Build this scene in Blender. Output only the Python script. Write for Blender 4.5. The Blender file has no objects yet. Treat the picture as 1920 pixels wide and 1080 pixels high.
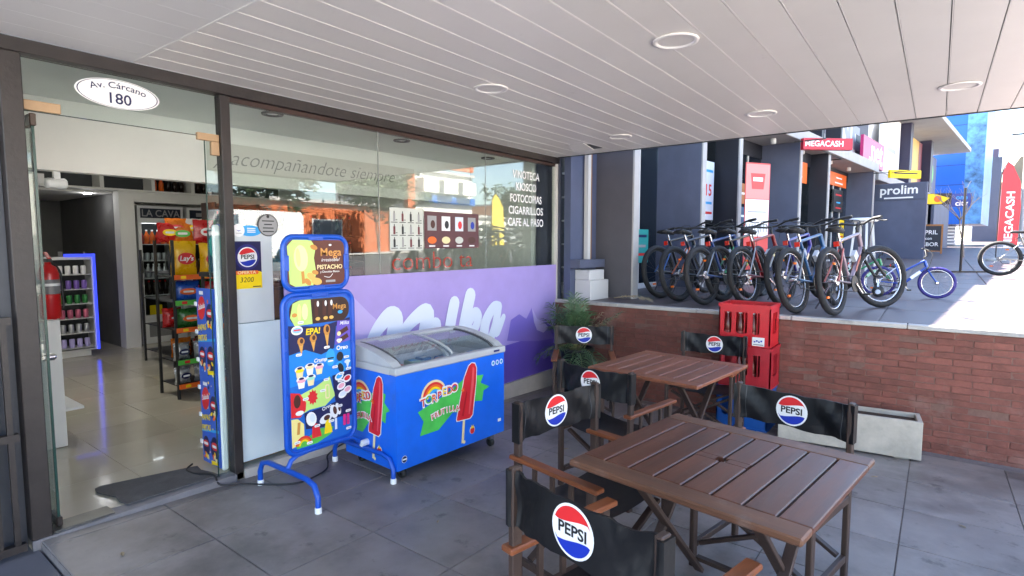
import bpy, math, random
from mathutils import Vector, Matrix
R = math.radians
scene = bpy.context.scene
rnd = random.Random(7)

# ------------------------------------------------------------------ camera, sky, sun, exposure
CAM_H = 1.65
YAW, PITCH = R(37.19), R(4.62)
cam = bpy.data.cameras.new("camera")
cam.sensor_width = 36.0
cam.lens = 36.0 * 1051.0 / 1920.0
cam.clip_start, cam.clip_end = 0.05, 2000.0
cam_ob = bpy.data.objects.new("camera", cam)
scene.collection.objects.link(cam_ob)
cam_ob.location = (0, 0, CAM_H)
cam_ob.rotation_euler = (math.pi / 2 - PITCH, 0, YAW - math.pi / 2)
scene.camera = cam_ob

SUN_EL, SUN_AZ = R(50), R(76)          # azimuth measured from +X towards +Y (sun stands behind the shops)
world = bpy.data.worlds.new("World")
scene.world = world
world.use_nodes = True
wn, wl = world.node_tree.nodes, world.node_tree.links
bg = wn["Background"]
sky = wn.new("ShaderNodeTexSky")
sky.sky_type = 'NISHITA'
sky.sun_disc = False
sky.sun_elevation = SUN_EL
sky.sun_rotation = math.pi / 2 - SUN_AZ
sky.air_density = 1.0
sky.dust_density = 0.4
tc = wn.new("ShaderNodeTexCoord")
mp = wn.new("ShaderNodeMapping"); mp.inputs["Scale"].default_value = (1.0, 1.0, 2.6)
cn = wn.new("ShaderNodeTexNoise"); cn.inputs["Scale"].default_value = 2.3; cn.inputs["Detail"].default_value = 9; cn.inputs["Roughness"].default_value = 0.58
cr = wn.new("ShaderNodeValToRGB"); cr.color_ramp.elements[0].position = 0.54; cr.color_ramp.elements[1].position = 0.80
cr.color_ramp.elements[1].color = (0.8, 0.8, 0.8, 1)
mx = wn.new("ShaderNodeMix"); mx.data_type = 'RGBA'
mx.inputs[7].default_value = (7.5, 7.6, 7.8, 1)
wl.new(tc.outputs["Generated"], mp.inputs["Vector"]); wl.new(mp.outputs["Vector"], cn.inputs["Vector"])
wl.new(cn.outputs["Fac"], cr.inputs["Fac"]); wl.new(cr.outputs["Color"], mx.inputs[0])
wl.new(sky.outputs["Color"], mx.inputs[6]); wl.new(mx.outputs[2], bg.inputs["Color"])
bg.inputs["Strength"].default_value = 0.072

sun = bpy.data.lights.new("sun", 'SUN')
sun.energy = 5.0; sun.angle = R(0.5); sun.color = (1.0, 0.93, 0.83)
sun_ob = bpy.data.objects.new("sun", sun)
scene.collection.objects.link(sun_ob)
sd = Vector((math.cos(SUN_EL) * math.cos(SUN_AZ), math.cos(SUN_EL) * math.sin(SUN_AZ), math.sin(SUN_EL)))
sun_ob.rotation_euler = sd.to_track_quat('Z', 'Y').to_euler()
sun_ob.location = sd * 60

vs = scene.view_settings
vs.view_transform = 'Standard'; vs.look = 'None'; vs.gamma = 1.0; vs.use_curve_mapping = False
vs.exposure = 3.6
scene.cycles.max_bounces = 10
scene.cycles.diffuse_bounces = 5
scene.cycles.glossy_bounces = 4
scene.cycles.transparent_max_bounces = 24
scene.cycles.use_denoising = True
scene.cycles.sample_clamp_indirect = 6.0

# ------------------------------------------------------------------ helpers
def lin(h):
    h = h.lstrip('#'); c = [int(h[i:i + 2], 16) / 255 for i in (0, 2, 4)]
    return tuple(x / 12.92 if x <= .04045 else ((x + .055) / 1.055) ** 2.4 for x in c)

MATS = {}
def mat(name, col, rough=0.5, metal=0.0, var=0.0, scale=8.0, bump=0.0, bscale=60.0, objvar=0.0, emit=0.0, spec=0.5, stretch=None, coat=0.0):
    """procedural Principled material: base colour with noise mottling, fine relief, per-object variation"""
    if name in MATS: return MATS[name]
    if isinstance(col, str): col = lin(col)
    m = bpy.data.materials.new(name); m.use_nodes = True
    n, l = m.node_tree.nodes, m.node_tree.links
    b = n["Principled BSDF"]
    b.inputs["Base Color"].default_value = (*col, 1)
    b.inputs["Roughness"].default_value = rough
    b.inputs["Metallic"].default_value = metal
    b.inputs["Specular IOR Level"].default_value = spec
    b.inputs["Coat Weight"].default_value = coat
    if emit:
        b.inputs["Emission Color"].default_value = (*col, 1); b.inputs["Emission Strength"].default_value = emit
    if var or bump or objvar:
        t = n.new("ShaderNodeTexCoord"); vec = t.outputs["Object"]
        if stretch:
            mpp = n.new("ShaderNodeMapping"); mpp.inputs["Scale"].default_value = stretch
            l.new(vec, mpp.inputs["Vector"]); vec = mpp.outputs["Vector"]
        if objvar:
            oi = n.new("ShaderNodeObjectInfo"); ad = n.new("ShaderNodeVectorMath"); ad.operation = 'ADD'
            sc = n.new("ShaderNodeVectorMath"); sc.operation = 'SCALE'; sc.inputs[0].default_value = (31, 17, 23)
            l.new(oi.outputs["Random"], sc.inputs["Scale"]); l.new(vec, ad.inputs[0]); l.new(sc.outputs[0], ad.inputs[1]); vec = ad.outputs[0]
        col_out = None
        if var:
            nz = n.new("ShaderNodeTexNoise"); nz.inputs["Scale"].default_value = scale; nz.inputs["Detail"].default_value = 6; nz.inputs["Roughness"].default_value = .62
            l.new(vec, nz.inputs["Vector"])
            mr = n.new("ShaderNodeMapRange"); mr.inputs[1].default_value = .28; mr.inputs[2].default_value = .72
            mr.inputs[3].default_value = 1 - var; mr.inputs[4].default_value = 1 + var
            l.new(nz.outputs["Fac"], mr.inputs[0])
            mm = n.new("ShaderNodeVectorMath"); mm.operation = 'SCALE'; mm.inputs[0].default_value = col
            l.new(mr.outputs[0], mm.inputs["Scale"]); col_out = mm.outputs[0]
            rr = n.new("ShaderNodeMapRange"); rr.inputs[3].default_value = max(.03, rough - .12 * min(1, var * 4)); rr.inputs[4].default_value = min(1, rough + .12 * min(1, var * 4))
            l.new(nz.outputs["Fac"], rr.inputs[0]); l.new(rr.outputs[0], b.inputs["Roughness"])
        if objvar:
            mr2 = n.new("ShaderNodeMapRange"); mr2.inputs[3].default_value = 1 - objvar; mr2.inputs[4].default_value = 1 + objvar
            l.new(oi.outputs["Random"], mr2.inputs[0])
            m2 = n.new("ShaderNodeVectorMath"); m2.operation = 'SCALE'; m2.inputs[0].default_value = col
            if col_out: l.new(col_out, m2.inputs[0])
            l.new(mr2.outputs[0], m2.inputs["Scale"]); col_out = m2.outputs[0]
        if col_out: l.new(col_out, b.inputs["Base Color"])
        if bump:
            nb = n.new("ShaderNodeTexNoise"); nb.inputs["Scale"].default_value = bscale; nb.inputs["Detail"].default_value = 4
            bp = n.new("ShaderNodeBump"); bp.inputs["Strength"].default_value = bump; bp.inputs["Distance"].default_value = .01
            l.new(vec, nb.inputs["Vector"]); l.new(nb.outputs["Fac"], bp.inputs["Height"]); l.new(bp.outputs["Normal"], b.inputs["Normal"])
    MATS[name] = m
    return m

def stain(m, scale, lo, hi, fac, rough=0.0, stretch=None, col=None):
    """dirt patches that keep their place on the ground or wall: noise in world space tints the base colour"""
    n, l = m.node_tree.nodes, m.node_tree.links; b = n["Principled BSDF"]; inp = b.inputs["Base Color"]
    g = n.new("ShaderNodeNewGeometry"); nz = n.new("ShaderNodeTexNoise"); nz.inputs["Scale"].default_value = scale; nz.inputs["Detail"].default_value = 8; nz.inputs["Roughness"].default_value = .65
    vec = g.outputs["Position"]
    if stretch:
        q = n.new("ShaderNodeMapping"); q.inputs["Scale"].default_value = stretch; l.new(vec, q.inputs["Vector"]); vec = q.outputs["Vector"]
    l.new(vec, nz.inputs["Vector"]); mr = n.new("ShaderNodeMapRange"); mr.inputs[1].default_value = lo; mr.inputs[2].default_value = hi; mr.inputs[3].default_value = 0; mr.inputs[4].default_value = fac
    l.new(nz.outputs["Fac"], mr.inputs[0]); mx_ = n.new("ShaderNodeMix"); mx_.data_type = 'RGBA'; l.new(mr.outputs[0], mx_.inputs[0])
    if inp.is_linked: l.new(inp.links[0].from_socket, mx_.inputs[6])
    else: mx_.inputs[6].default_value = inp.default_value
    mx_.inputs[7].default_value = (*(col or (.03, .028, .028)), 1); l.new(mx_.outputs[2], inp)
    return m

def glass_mat(name, tint=(.9, .95, .93), f0=.05, rough=0.0):
    if name in MATS: return MATS[name]
    m = bpy.data.materials.new(name); m.use_nodes = True
    n, l = m.node_tree.nodes, m.node_tree.links
    n.remove(n["Principled BSDF"]); out = n["Material Output"]
    tr = n.new("ShaderNodeBsdfTransparent"); tr.inputs[0].default_value = (*tint, 1)
    gl = n.new("ShaderNodeBsdfGlossy"); gl.inputs["Roughness"].default_value = rough
    lw = n.new("ShaderNodeLayerWeight"); lw.inputs[0].default_value = .5
    pw = n.new("ShaderNodeMath"); pw.operation = 'POWER'; pw.inputs[1].default_value = 5
    ma = n.new("ShaderNodeMath"); ma.operation = 'MULTIPLY_ADD'; ma.inputs[1].default_value = 1 - f0; ma.inputs[2].default_value = f0
    mi = n.new("ShaderNodeMixShader")
    l.new(lw.outputs["Facing"], pw.inputs[0]); l.new(pw.outputs[0], ma.inputs[0]); l.new(ma.outputs[0], mi.inputs[0])
    l.new(tr.outputs[0], mi.inputs[1]); l.new(gl.outputs[0], mi.inputs[2]); l.new(mi.outputs[0], out.inputs["Surface"])
    MATS[name] = m
    return m

class Frame:
    """local frame: origin, right, up, outward normal"""
    def __init__(s, o, u, v):
        s.o = Vector(o); s.u = Vector(u).normalized(); s.v = Vector(v).normalized(); s.n = s.u.cross(s.v).normalized()
    def p(s, x, y, z=0.0): return s.o + s.u * x + s.v * y + s.n * z

class MB:
    def __init__(s): s.v = []; s.f = []; s.m = []; s.mats = []; s.sm = []; s.k = 0
    def mi(s, m):
        if m not in s.mats: s.mats.append(m)
        return s.mats.index(m)
    def add(s, vs_, fs, m, smooth=False):
        k = len(s.v); s.v.extend([tuple(v) for v in vs_]); i = s.mi(m)
        for f in fs: s.f.append([k + j for j in f]); s.m.append(i); s.sm.append(smooth)
        return s
    def box(s, c, d, m, M=None, bev=0.0):
        x, y, z = d[0] / 2, d[1] / 2, d[2] / 2
        if bev > 0:
            b = min(bev, x * .9, y * .9, z * .9); P = []
            for sx in (-1, 1):
                for sy in (-1, 1):
                    for sz in (-1, 1):
                        P += [(sx * x, sy * (y - b), sz * (z - b)), (sx * (x - b), sy * y, sz * (z - b)), (sx * (x - b), sy * (y - b), sz * z)]
            idx = lambda sx, sy, sz, a: (((sx > 0) * 2 + (sy > 0)) * 2 + (sz > 0)) * 3 + a
            F = []
            for q in (-1, 1):
                for a, fn in ((0, lambda i, j: idx(q, i, j, 0)), (1, lambda i, j: idx(i, q, j, 1)), (2, lambda i, j: idx(i, j, q, 2))):
                    F.append([fn(-1, -1), fn(1, -1), fn(1, 1), fn(-1, 1)])
            for i in (-1, 1):
                for j in (-1, 1):
                    F.append([idx(i, j, -1, 0), idx(i, j, 1, 0), idx(i, j, 1, 1), idx(i, j, -1, 1)])
                    F.append([idx(i, -1, j, 0), idx(i, 1, j, 0), idx(i, 1, j, 2), idx(i, -1, j, 2)])
                    F.append([idx(-1, i, j, 1), idx(1, i, j, 1), idx(1, i, j, 2), idx(-1, i, j, 2)])
                    for k in (-1, 1): F.append([idx(i, j, k, 0), idx(i, j, k, 1), idx(i, j, k, 2)])
        else:
            P = [(i * x, j * y, k * z) for i in (-1, 1) for j in (-1, 1) for k in (-1, 1)]
            F = [[0, 1, 3, 2], [4, 6, 7, 5], [0, 4, 5, 1], [2, 3, 7, 6], [0, 2, 6, 4], [1, 5, 7, 3]]
        c = Vector(c)
        V = [(M @ Vector(p) if M else Vector(p)) + c for p in P]
        # keep all faces pointing outwards
        FF = []
        for f in F:
            a, b_, d_ = V[f[0]], V[f[1]], V[f[2]]
            nn = (b_ - a).cross(d_ - a); mid = sum((V[i] for i in f), Vector()) / len(f) - c
            FF.append(f if nn.dot(mid) >= 0 else f[::-1])
        return s.add(V, FF, m)
    def bb(s, lo, hi, m, bev=0.0):
        return s.box([(a + b) / 2 for a, b in zip(lo, hi)], [abs(b - a) for a, b in zip(lo, hi)], m, None, bev)
    def bar(s, a, b, w, t, m, up=(0, 0, 1), bev=0.0):
        a, b = Vector(a), Vector(b); d = (b - a); L = d.length; d.normalize()
        upv = Vector(up)
        if abs(d.dot(upv)) > .97: upv = Vector((1, 0, 0))
        sd_ = upv.cross(d).normalized(); u2 = d.cross(sd_).normalized()
        M = Matrix((d, sd_, u2)).transposed()
        return s.box((a + b) / 2, (L, w, t), m, M, bev)
    def tube(s, pts, r, m, n=8, closed=False, cap=True):
        P = [Vector(p) for p in pts]; k = len(P); rs = r if isinstance(r, (list, tuple)) else [r] * k
        T = []
        for i in range(k):
            a = P[(i - 1) % k] if (closed or i > 0) else P[i]; b = P[(i + 1) % k] if (closed or i < k - 1) else P[i]
            T.append((b - a).normalized())
        ref = Vector((0, 0, 1)) if abs(T[0].z) < .9 else Vector((1, 0, 0))
        nrm = T[0].cross(ref).normalized(); V = []
        for i in range(k):
            nrm = (nrm - T[i] * nrm.dot(T[i])).normalized(); bn = T[i].cross(nrm)
            for j in range(n):
                a = 2 * math.pi * j / n; V.append(P[i] + (nrm * math.cos(a) + bn * math.sin(a)) * rs[i])
        F = []
        for i in range(k if closed else k - 1):
            for j in range(n):
                a, b = i * n + j, i * n + (j + 1) % n; c, d = ((i + 1) % k) * n + (j + 1) % n, ((i + 1) % k) * n + j
                F.append([a, b, c, d])
        s.add(V, F, m, True)
        if cap and not closed:
            s.add(V[:n], [list(range(n))[::-1]], m); s.add(V[-n:], [list(range(n))], m)
        return s
    def lathe(s, prof, c, m, n=16, axis='Z', M=None, cap=True):
        c = Vector(c); V = []
        for (r, z) in prof:
            for j in range(n):
                a = 2 * math.pi * j / n; p = Vector((r * math.cos(a), r * math.sin(a), z))
                if axis == 'Y': p = Vector((p.x, p.z, p.y))
                if axis == 'X': p = Vector((p.z, p.x, p.y))
                if M: p = M @ p
                V.append(c + p)
        F = [[i * n + j, i * n + (j + 1) % n, (i + 1) * n + (j + 1) % n, (i + 1) * n + j] for i in range(len(prof) - 1) for j in range(n)]
        s.add(V, F, m, True)
        if prof[0][0] > 1e-4 and cap and abs(prof[0][1] - prof[1][1]) > 1e-6: s.add(V[:n], [list(range(n))[::-1]], m)
        if prof[-1][0] > 1e-4 and cap and abs(prof[-1][1] - prof[-2][1]) > 1e-6: s.add(V[-n:], [list(range(n))], m)
        return s
    def prism(s, poly, fr, z0, z1, m, side=None):
        """polygon in a Frame, extruded from z0 to z1 along the frame normal"""
        n = len(poly); ar = sum(poly[i][0] * poly[(i + 1) % n][1] - poly[(i + 1) % n][0] * poly[i][1] for i in range(n))
        if ar < 0: poly = poly[::-1]
        A = [fr.p(x, y, z1) for x, y in poly]
        s.add(A, [list(range(n))], m)
        if z0 != z1:
            B = [fr.p(x, y, z0) for x, y in poly]
            s.add(B, [list(range(n))[::-1]], side or m)
            s.add(A + B, [[i, n + i, n + (i + 1) % n, (i + 1) % n] for i in range(n)], side or m)
        return s
    def decal(s, poly, fr, lay, m):
        s.k += 1; z = .0012 * lay + 3e-6 * s.k
        return s.prism(poly, fr, z, z, m)
    def text(s, txt, fr, x, y, size, m, lay=1, bold=0.0, shear=0.0, align='CENTER', sx=1.0, rot=0.0, arc=None, depth=0.0, space=1.0):
        V, F = text_geo(txt, bold, shear, align, space)
        ca, sa = math.cos(rot), math.sin(rot); O = []
        for (a, b) in V:
            a *= size * sx; b *= size
            if arc:   # bend along a circle of radius arc
                t = a / arc; a, b = (arc + b) * math.sin(t), (arc + b) * math.cos(t) - arc
            O.append((x + a * ca - b * sa, y + a * sa + b * ca))
        s.k += 1; k = .0012 * lay + depth + 3e-6 * s.k
        s.add([fr.p(a, b, k) for a, b in O], F, m)
        return s
    def build(s, name, parent=None, loc=None, rot=None):
        me = bpy.data.meshes.new(name); me.from_pydata(s.v, [], s.f)
        for m in s.mats: me.materials.append(m)
        me.polygons.foreach_set("material_index", s.m); me.polygons.foreach_set("use_smooth", s.sm); me.update()
        return link(name, me, parent, loc, rot)

def link(name, me, parent=None, loc=None, rot=None):
    o = bpy.data.objects.new(name, me); scene.collection.objects.link(o)
    if parent: o.parent = parent
    if loc is not None: o.location = loc
    if rot is not None: o.rotation_euler = rot
    return o

_tg = {}
def text_geo(txt, bold, shear, align, space=1.0):
    key = (txt, bold, shear, align, space)
    if key not in _tg:
        cu = bpy.data.curves.new("txt", 'FONT'); cu.body = txt; cu.size = 1.0; cu.align_x = align; cu.align_y = 'CENTER'
        cu.offset = bold; cu.shear = shear; cu.resolution_u = 3; cu.space_character = space
        ob = bpy.data.objects.new("txt", cu); scene.collection.objects.link(ob)
        dg = bpy.context.evaluated_depsgraph_get(); me = ob.evaluated_get(dg).to_mesh()
        _tg[key] = ([(v.co.x, v.co.y) for v in me.vertices], [list(p.vertices) for p in me.polygons])
        ob.evaluated_get(dg).to_mesh_clear(); bpy.data.objects.remove(ob); bpy.data.curves.remove(cu)
    return _tg[key]

def empty(name, loc=(0, 0, 0), rz=0.0):
    o = bpy.data.objects.new(name, None); scene.collection.objects.link(o); o.location = loc; o.rotation_euler = (0, 0, rz); o.empty_display_size = .1
    return o
def tag(o, label, cat, group=None):
    o["label"] = label; o["category"] = cat
    if group: o["group"] = group
    return o
def thing(name, label, cat, loc=(0, 0, 0), rz=0.0, group=None): return tag(empty(name, loc, rz), label, cat, group)
def kind(o, k): o["kind"] = k; return o

def ell(cx, cy, a, b=None, n=28, t0=0.0, t1=360.0, rot=0.0):
    b = a if b is None else b; full = abs(t1 - t0) >= 359.9; N = n if full else n + 1
    P = [(a * math.cos(R(t0 + (t1 - t0) * i / n)), b * math.sin(R(t0 + (t1 - t0) * i / n))) for i in range(N)]
    ca, sa = math.cos(rot), math.sin(rot)
    return [(cx + x * ca - y * sa, cy + x * sa + y * ca) for x, y in P]
def rect(x0, y0, x1, y1): return [(x0, y0), (x1, y0), (x1, y1), (x0, y1)]
def rrect(x0, y0, x1, y1, r, n=5):
    P = []
    for cx, cy, a in ((x1 - r, y0 + r, -90), (x1 - r, y1 - r, 0), (x0 + r, y1 - r, 90), (x0 + r, y0 + r, 180)):
        P += [(cx + r * math.cos(R(a + 90 * i / n)), cy + r * math.sin(R(a + 90 * i / n))) for i in range(n + 1)]
    return P
def quad_rot(cx, cy, w, h, a):
    ca, sa = math.cos(a), math.sin(a)
    return [(cx + x * ca - y * sa, cy + x * sa + y * ca) for x, y in ((-w / 2, -h / 2), (w / 2, -h / 2), (w / 2, h / 2), (-w / 2, h / 2))]
def stroke(mb, pts, w, fr, lay, m, sub=5):
    """flat brush stroke with round ends along a Catmull-Rom path; w may vary per point"""
    n = len(pts); ws = w if isinstance(w, (list, tuple)) else [w] * n; P = []; W = []
    for i in range(n - 1):
        p0, p1, p2, p3 = pts[max(i - 1, 0)], pts[i], pts[i + 1], pts[min(i + 2, n - 1)]
        for j in range(sub):
            t = j / sub
            P.append(tuple(.5 * (2 * p1[k] + (p2[k] - p0[k]) * t + (2 * p0[k] - 5 * p1[k] + 4 * p2[k] - p3[k]) * t * t + (3 * p1[k] - p0[k] - 3 * p2[k] + p3[k]) * t ** 3) for k in (0, 1)))
            W.append(ws[i] + (ws[i + 1] - ws[i]) * t)
    P.append(tuple(pts[-1])); W.append(ws[-1])
    L = []; Rr = []
    for i in range(len(P)):
        a, b = P[max(i - 1, 0)], P[min(i + 1, len(P) - 1)]; d = Vector((b[0] - a[0], b[1] - a[1])); d = d.normalized() if d.length > 1e-9 else Vector((1, 0))
        L.append((P[i][0] - d.y * W[i] / 2, P[i][1] + d.x * W[i] / 2)); Rr.append((P[i][0] + d.y * W[i] / 2, P[i][1] - d.x * W[i] / 2))
    mb.k += 1; z = .0012 * lay + 3e-6 * mb.k; k = len(L); V = [fr.p(*q, z + i * 1.2e-5) for i, q in enumerate(L)] + [fr.p(*q, z + i * 1.2e-5) for i, q in enumerate(Rr)]; mb.k += 5 * k
    mb.add(V, [[k + i, k + i + 1, i + 1, i] for i in range(k - 1)], m)
    for q, ww in ((P[0], W[0]), (P[-1], W[-1])): mb.decal(ell(q[0], q[1], ww / 2, n=12), fr, lay, m)

def ground_z(x): return -.0363 * (x - 1.87)          # the patio falls gently towards the retaining wall
TZ0 = .94
def terrace_z(x): return TZ0 + .017 * (x - 5.95)

# ------------------------------------------------------------------ shared materials
WHITE = mat('white_print', (.82, .82, .82), .45)
BLACKP = mat('black_print', (.012, .012, .014), .45)
RED = mat('red_print', '#d8262b', .45)
BLUEP = mat('blue_print', '#1230a8', .45)
DSTEEL = mat('dark_painted_steel', '#2a2423', .45, var=.35, scale=9, bump=.15, bscale=40)
PLASTER = mat('white_plaster', (.74, .73, .70), .75, var=.05, scale=3, bump=.08, bscale=90)
INWALL = mat('interior_paint', (.70, .70, .66), .7, var=.04, scale=2)
CHROME = mat('chrome', (.6, .6, .62), .22, 1.0)
RUBBER = mat('black_rubber', (.018, .018, .02), .6, var=.2, scale=30)
YEL = mat('yellow_print', '#f6d400', .45)
ORG = mat('orange_print', '#ee6a1c', .45)
GRN = mat('green_print', '#58b947', .45)
SKYB = mat('sky_blue_print', '#2f9fe0', .45)
NAVY = mat('navy_print', '#141a4e', .45)
BROWNP = mat('brown_print', '#4a2418', .45)
CREAM = mat('cream_print', '#ecd9a4', .45)
GREYP = mat('grey_print', '#9a9a9a', .5)
PINKP = mat('pink_print', '#e7a4b4', .45)
LIME = mat('lime_print', '#bfe27a', .45)
# ================================================================== SETTING
CONC = mat('concrete', (.42, .41, .39), .85, var=.16, scale=1.6, bump=.2, bscale=40)
ASPH = mat('asphalt', (.07, .07, .072), .9, var=.2, scale=3, bump=.3, bscale=120)
GROUT = mat('grout', (.185, .165, .165), .9, var=.25, scale=20)
TILE = mat('patio_tile', (.215, .195, .186), .45, var=.26, scale=3.2, bump=.10, bscale=26, objvar=.12)
TTILE = mat('terrace_tile', (.108, .084, .085), .48, var=.13, scale=2.4, bump=.05, bscale=30, objvar=.07)
stain(TILE, 1.1, .50, .68, .55); stain(TILE, 6.5, .60, .70, .6); stain(TILE, 2.4, .56, .75, .35, col=(.24, .225, .215)); stain(TTILE, .9, .52, .7, .35)
TGROUT = mat('pale_grout', (.19, .17, .17), .85, var=.1, scale=14)

def sstep(a, b, x):
    t = min(1, max(0, (x - a) / (b - a))); return t * t * (3 - 2 * t)
def street_z(x):
    if x > 90: x = 90
    return -.28 + (terrace_z(x) - .12 + .28) * sstep(2, 13, x)
def sheet(name, xs, ys, zf, m, k='structure'):
    mb = MB(); nx, ny = len(xs), len(ys)
    V = [(x, y, zf(x, y)) for y in ys for x in xs]
    mb.add(V, [[j * nx + i, j * nx + i + 1, (j + 1) * nx + i + 1, (j + 1) * nx + i] for j in range(ny - 1) for i in range(nx - 1)], m, True)
    return kind(mb.build(name), k)
XS = [-400, -150, -60, -20, -8, -3, 0] + [1 + i for i in range(24)] + [28, 34, 42, 55, 75, 100, 180, 400]
sheet('ground', XS, [-400, -120, -60, -40, -19, -15, -6.5, -4.6, -2.05, -1.95, 4, 15, 40, 120, 400], lambda x, y: (street_z(x) - .06 if y < -2.0 else -.9), CONC)
sheet('sidewalk', XS[2:-2], [-6.2, -4.4, -2.02], lambda x, y: street_z(x), mat('pavement', (.56, .53, .49), .85, var=.10, scale=1.1, bump=.2, bscale=50))
sheet('road', XS[1:-1], [-16, -11, -6.5], lambda x, y: street_z(x) - .05, ASPH)
sheet('pavement', XS[1:-1], [-19.5, -16.3], lambda x, y: street_z(x), CONC)
mb = MB()
for i in range(14): mb.bb((-4 + i * 5, -11.3, 0), (-1.5 + i * 5, -11.15, .002), WHITE)
# (lane dashes follow the road's slope)
lv = []
for v in mb.v: lv.append((v[0], v[1], v[2] + street_z(v[0]) - .045))
mb.v = lv
kind(mb.build('road_marking'), 'structure')

# patio floor: grout sheet with separate tiles
slope = math.atan(.0363)
mb = MB(); mb.bb((-1.09, -2.0, -.4), (4.10, 3.80, -.006), GROUT)
patio = kind(mb.build('patio_floor', loc=(1.87, 0, 0), rot=(0, slope, 0)), 'structure')
mb = MB(); mb.box((0, 0, -.004), (.594, .594, .012), TILE, None, .0022)
tm = None
for j in range(9):
    for i in range(9):
        x, y = -.79 + .6 * i, 3.40 - .6 * j
        if x > 4.1: continue
        w = .6
        if tm is None:
            o = mb.build('tile', patio, (x, y, 0)); tm = o.data
        else: o = link('tile', tm, patio, (x, y, rnd.uniform(-.0008, .0008)))
        if i == 8: o.scale = (.34, 1, 1); o.location.x = x - .2
mb = MB(); mb.box((0, 0, -.004), (.594, .10, .012), TILE, None, .0022)
t2 = None
for i in range(9):
    x = -.79 + .6 * i
    if t2 is None: o = mb.build('border_tile', patio, (x, 3.752, 0)); t2 = o.data
    else: o = link('border_tile', t2, patio, (x, 3.752, 0))
    if i == 8: o.scale = (.34, 1, 1); o.location.x = x - .2
# lower forecourt left of the kiosk
mb = MB(); mb.bb((-8, -2.0, -.5), (.768, 14, -.002), mat('forecourt_screed', (.13, .13, .15), .6, var=.2, scale=1.4, bump=.1, bscale=25))
kind(mb.build('forecourt'), 'structure')

# terrace beyond the retaining wall
def tilted_box(mb, lo, hi, m, z0):
    P = [(x, y, (terrace_z(x) + dz)) for x in (lo[0], hi[0]) for y in (lo[1], hi[1]) for dz in (z0, -.012)]
    mb.add(P, [[0, 1, 3, 2], [4, 6, 7, 5], [0, 4, 5, 1], [2, 3, 7, 6], [0, 2, 6, 4], [1, 5, 7, 3]], m)
mb = MB(); tilted_box(mb, (6.02, -4.4), (60, 5.0), TGROUT, -1.6)
terr = mb.build('terrace', None); kind(terr, 'structure')
ts = math.atan(.017)
mb = MB(); mb.box((0, 0, -.006), (.985, .985, .012), TTILE, None, .0025)
tm = None
for i in range(14):
    for j in range(8):
        x, y = 6.53 + i, 2.9 - j
        if tm is None: o = mb.build('tile', terr, (x, y, terrace_z(x)), (0, -ts, 0)); tm = o.data
        else: o = link('tile', tm, terr, (x, y, terrace_z(x)), (0, -ts, 0))
mb = MB()
P = [(20.1, -4.4), (60, -4.4), (60, 4.0), (20.1, 4.0)]
mb.add([(x, y, terrace_z(x) - .004) for x, y in P], [[0, 1, 2, 3]], TTILE)
mb.build('paving', terr)

# retaining wall of bricks
BRICK = mat('brick', lin('#7a4a40'), .8, var=.26, scale=9, bump=.4, bscale=60, objvar=.17)
MORTAR = mat('mortar', (.17, .095, .075), .9, var=.2, scale=25, bump=.3, bscale=80)
COPE = mat('coping', (.46, .44, .42), .6, var=.12, scale=5, bump=.08, bscale=50)
mb = MB(); mb.bb((5.9385, -4.4, -.6), (6.02, 3.86, .90), MORTAR)
stain(BRICK, 2.2, .55, .72, .45, col=(.34, .24, .20)); stain(BRICK, 1.3, .52, .66, .45, col=(.07, .032, .026)); stain(COPE, 3, .5, .7, .5)
bw = thing('brick_wall', 'low red brick retaining wall with pale coping below the raised terrace', 'wall', (0, 0, 0))
mb.build('mortar_core', bw)
bm = []
for k in range(4):
    mb = MB(); jx = .0
    dx = rnd.uniform(-.002, .002)
    mb.box((0, 0, 0), (.05, .2460, .0535), BRICK, None, .004)
    mb.v = [(v[0] + rnd.uniform(-.0015, .0015), v[1] + rnd.uniform(-.002, .002), v[2] + rnd.uniform(-.0015, .0015)) for v in mb.v]
    me = bpy.data.meshes.new('brick'); me.from_pydata(mb.v, [], mb.f); me.materials.append(BRICK); me.update(); bm.append(me)
pos = []
for c in range(22):
    z = .871 - c * .0568
    if z < -.26: break
    off = (c % 2) * .13 + rnd.uniform(-.012, .012)
    for i in range(33):
        y = 3.72 - off - i * .2495
        if y < -4.3: break
        pos.append((y, z))
vis = sorted(pos, key=lambda p: (p[0] < -.75) * 100 + (p[0] > 2.95) * 50 + (p[1] < -.2) * 20 + abs(p[0] + .2))
for (y, z) in vis[:300]:
    o = link('brick', rnd.choice(bm), bw, (5.972 - .012 + rnd.uniform(-.004, .004) + .0, y, z), (rnd.uniform(-.006, .006), 0, rnd.uniform(-.006, .006)))
mb = MB()
for (y, z) in vis[300:]:
    mb.box((5.960 + rnd.uniform(-.004, .004), y, z), (.05, .2460, .0535), BRICK)
kind(mb.build('brickwork', bw), 'stuff')
for i in range(9):
    mb = MB(); y0 = 3.86 - i * .92
    mb.bb((5.915, y0 - .914, .902 + rnd.uniform(0, .002)), (6.018, y0, .942), COPE, .005); mb.build('coping_stone', bw)

# ================================================================== KIOSK
SF = 3.85
kiosk = thing('kiosk_building', 'corner kiosk with dark steel frame, big shop windows and open glass door', 'building', (0, 0, 0))
GLASS = glass_mat('shop_glass', (.93, .965, .95), .085)
DGLASS = glass_mat('door_glass', (.93, .965, .95), .035)
GEDGE = mat('glass_edge', (.02, .06, .05), .2)
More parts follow.
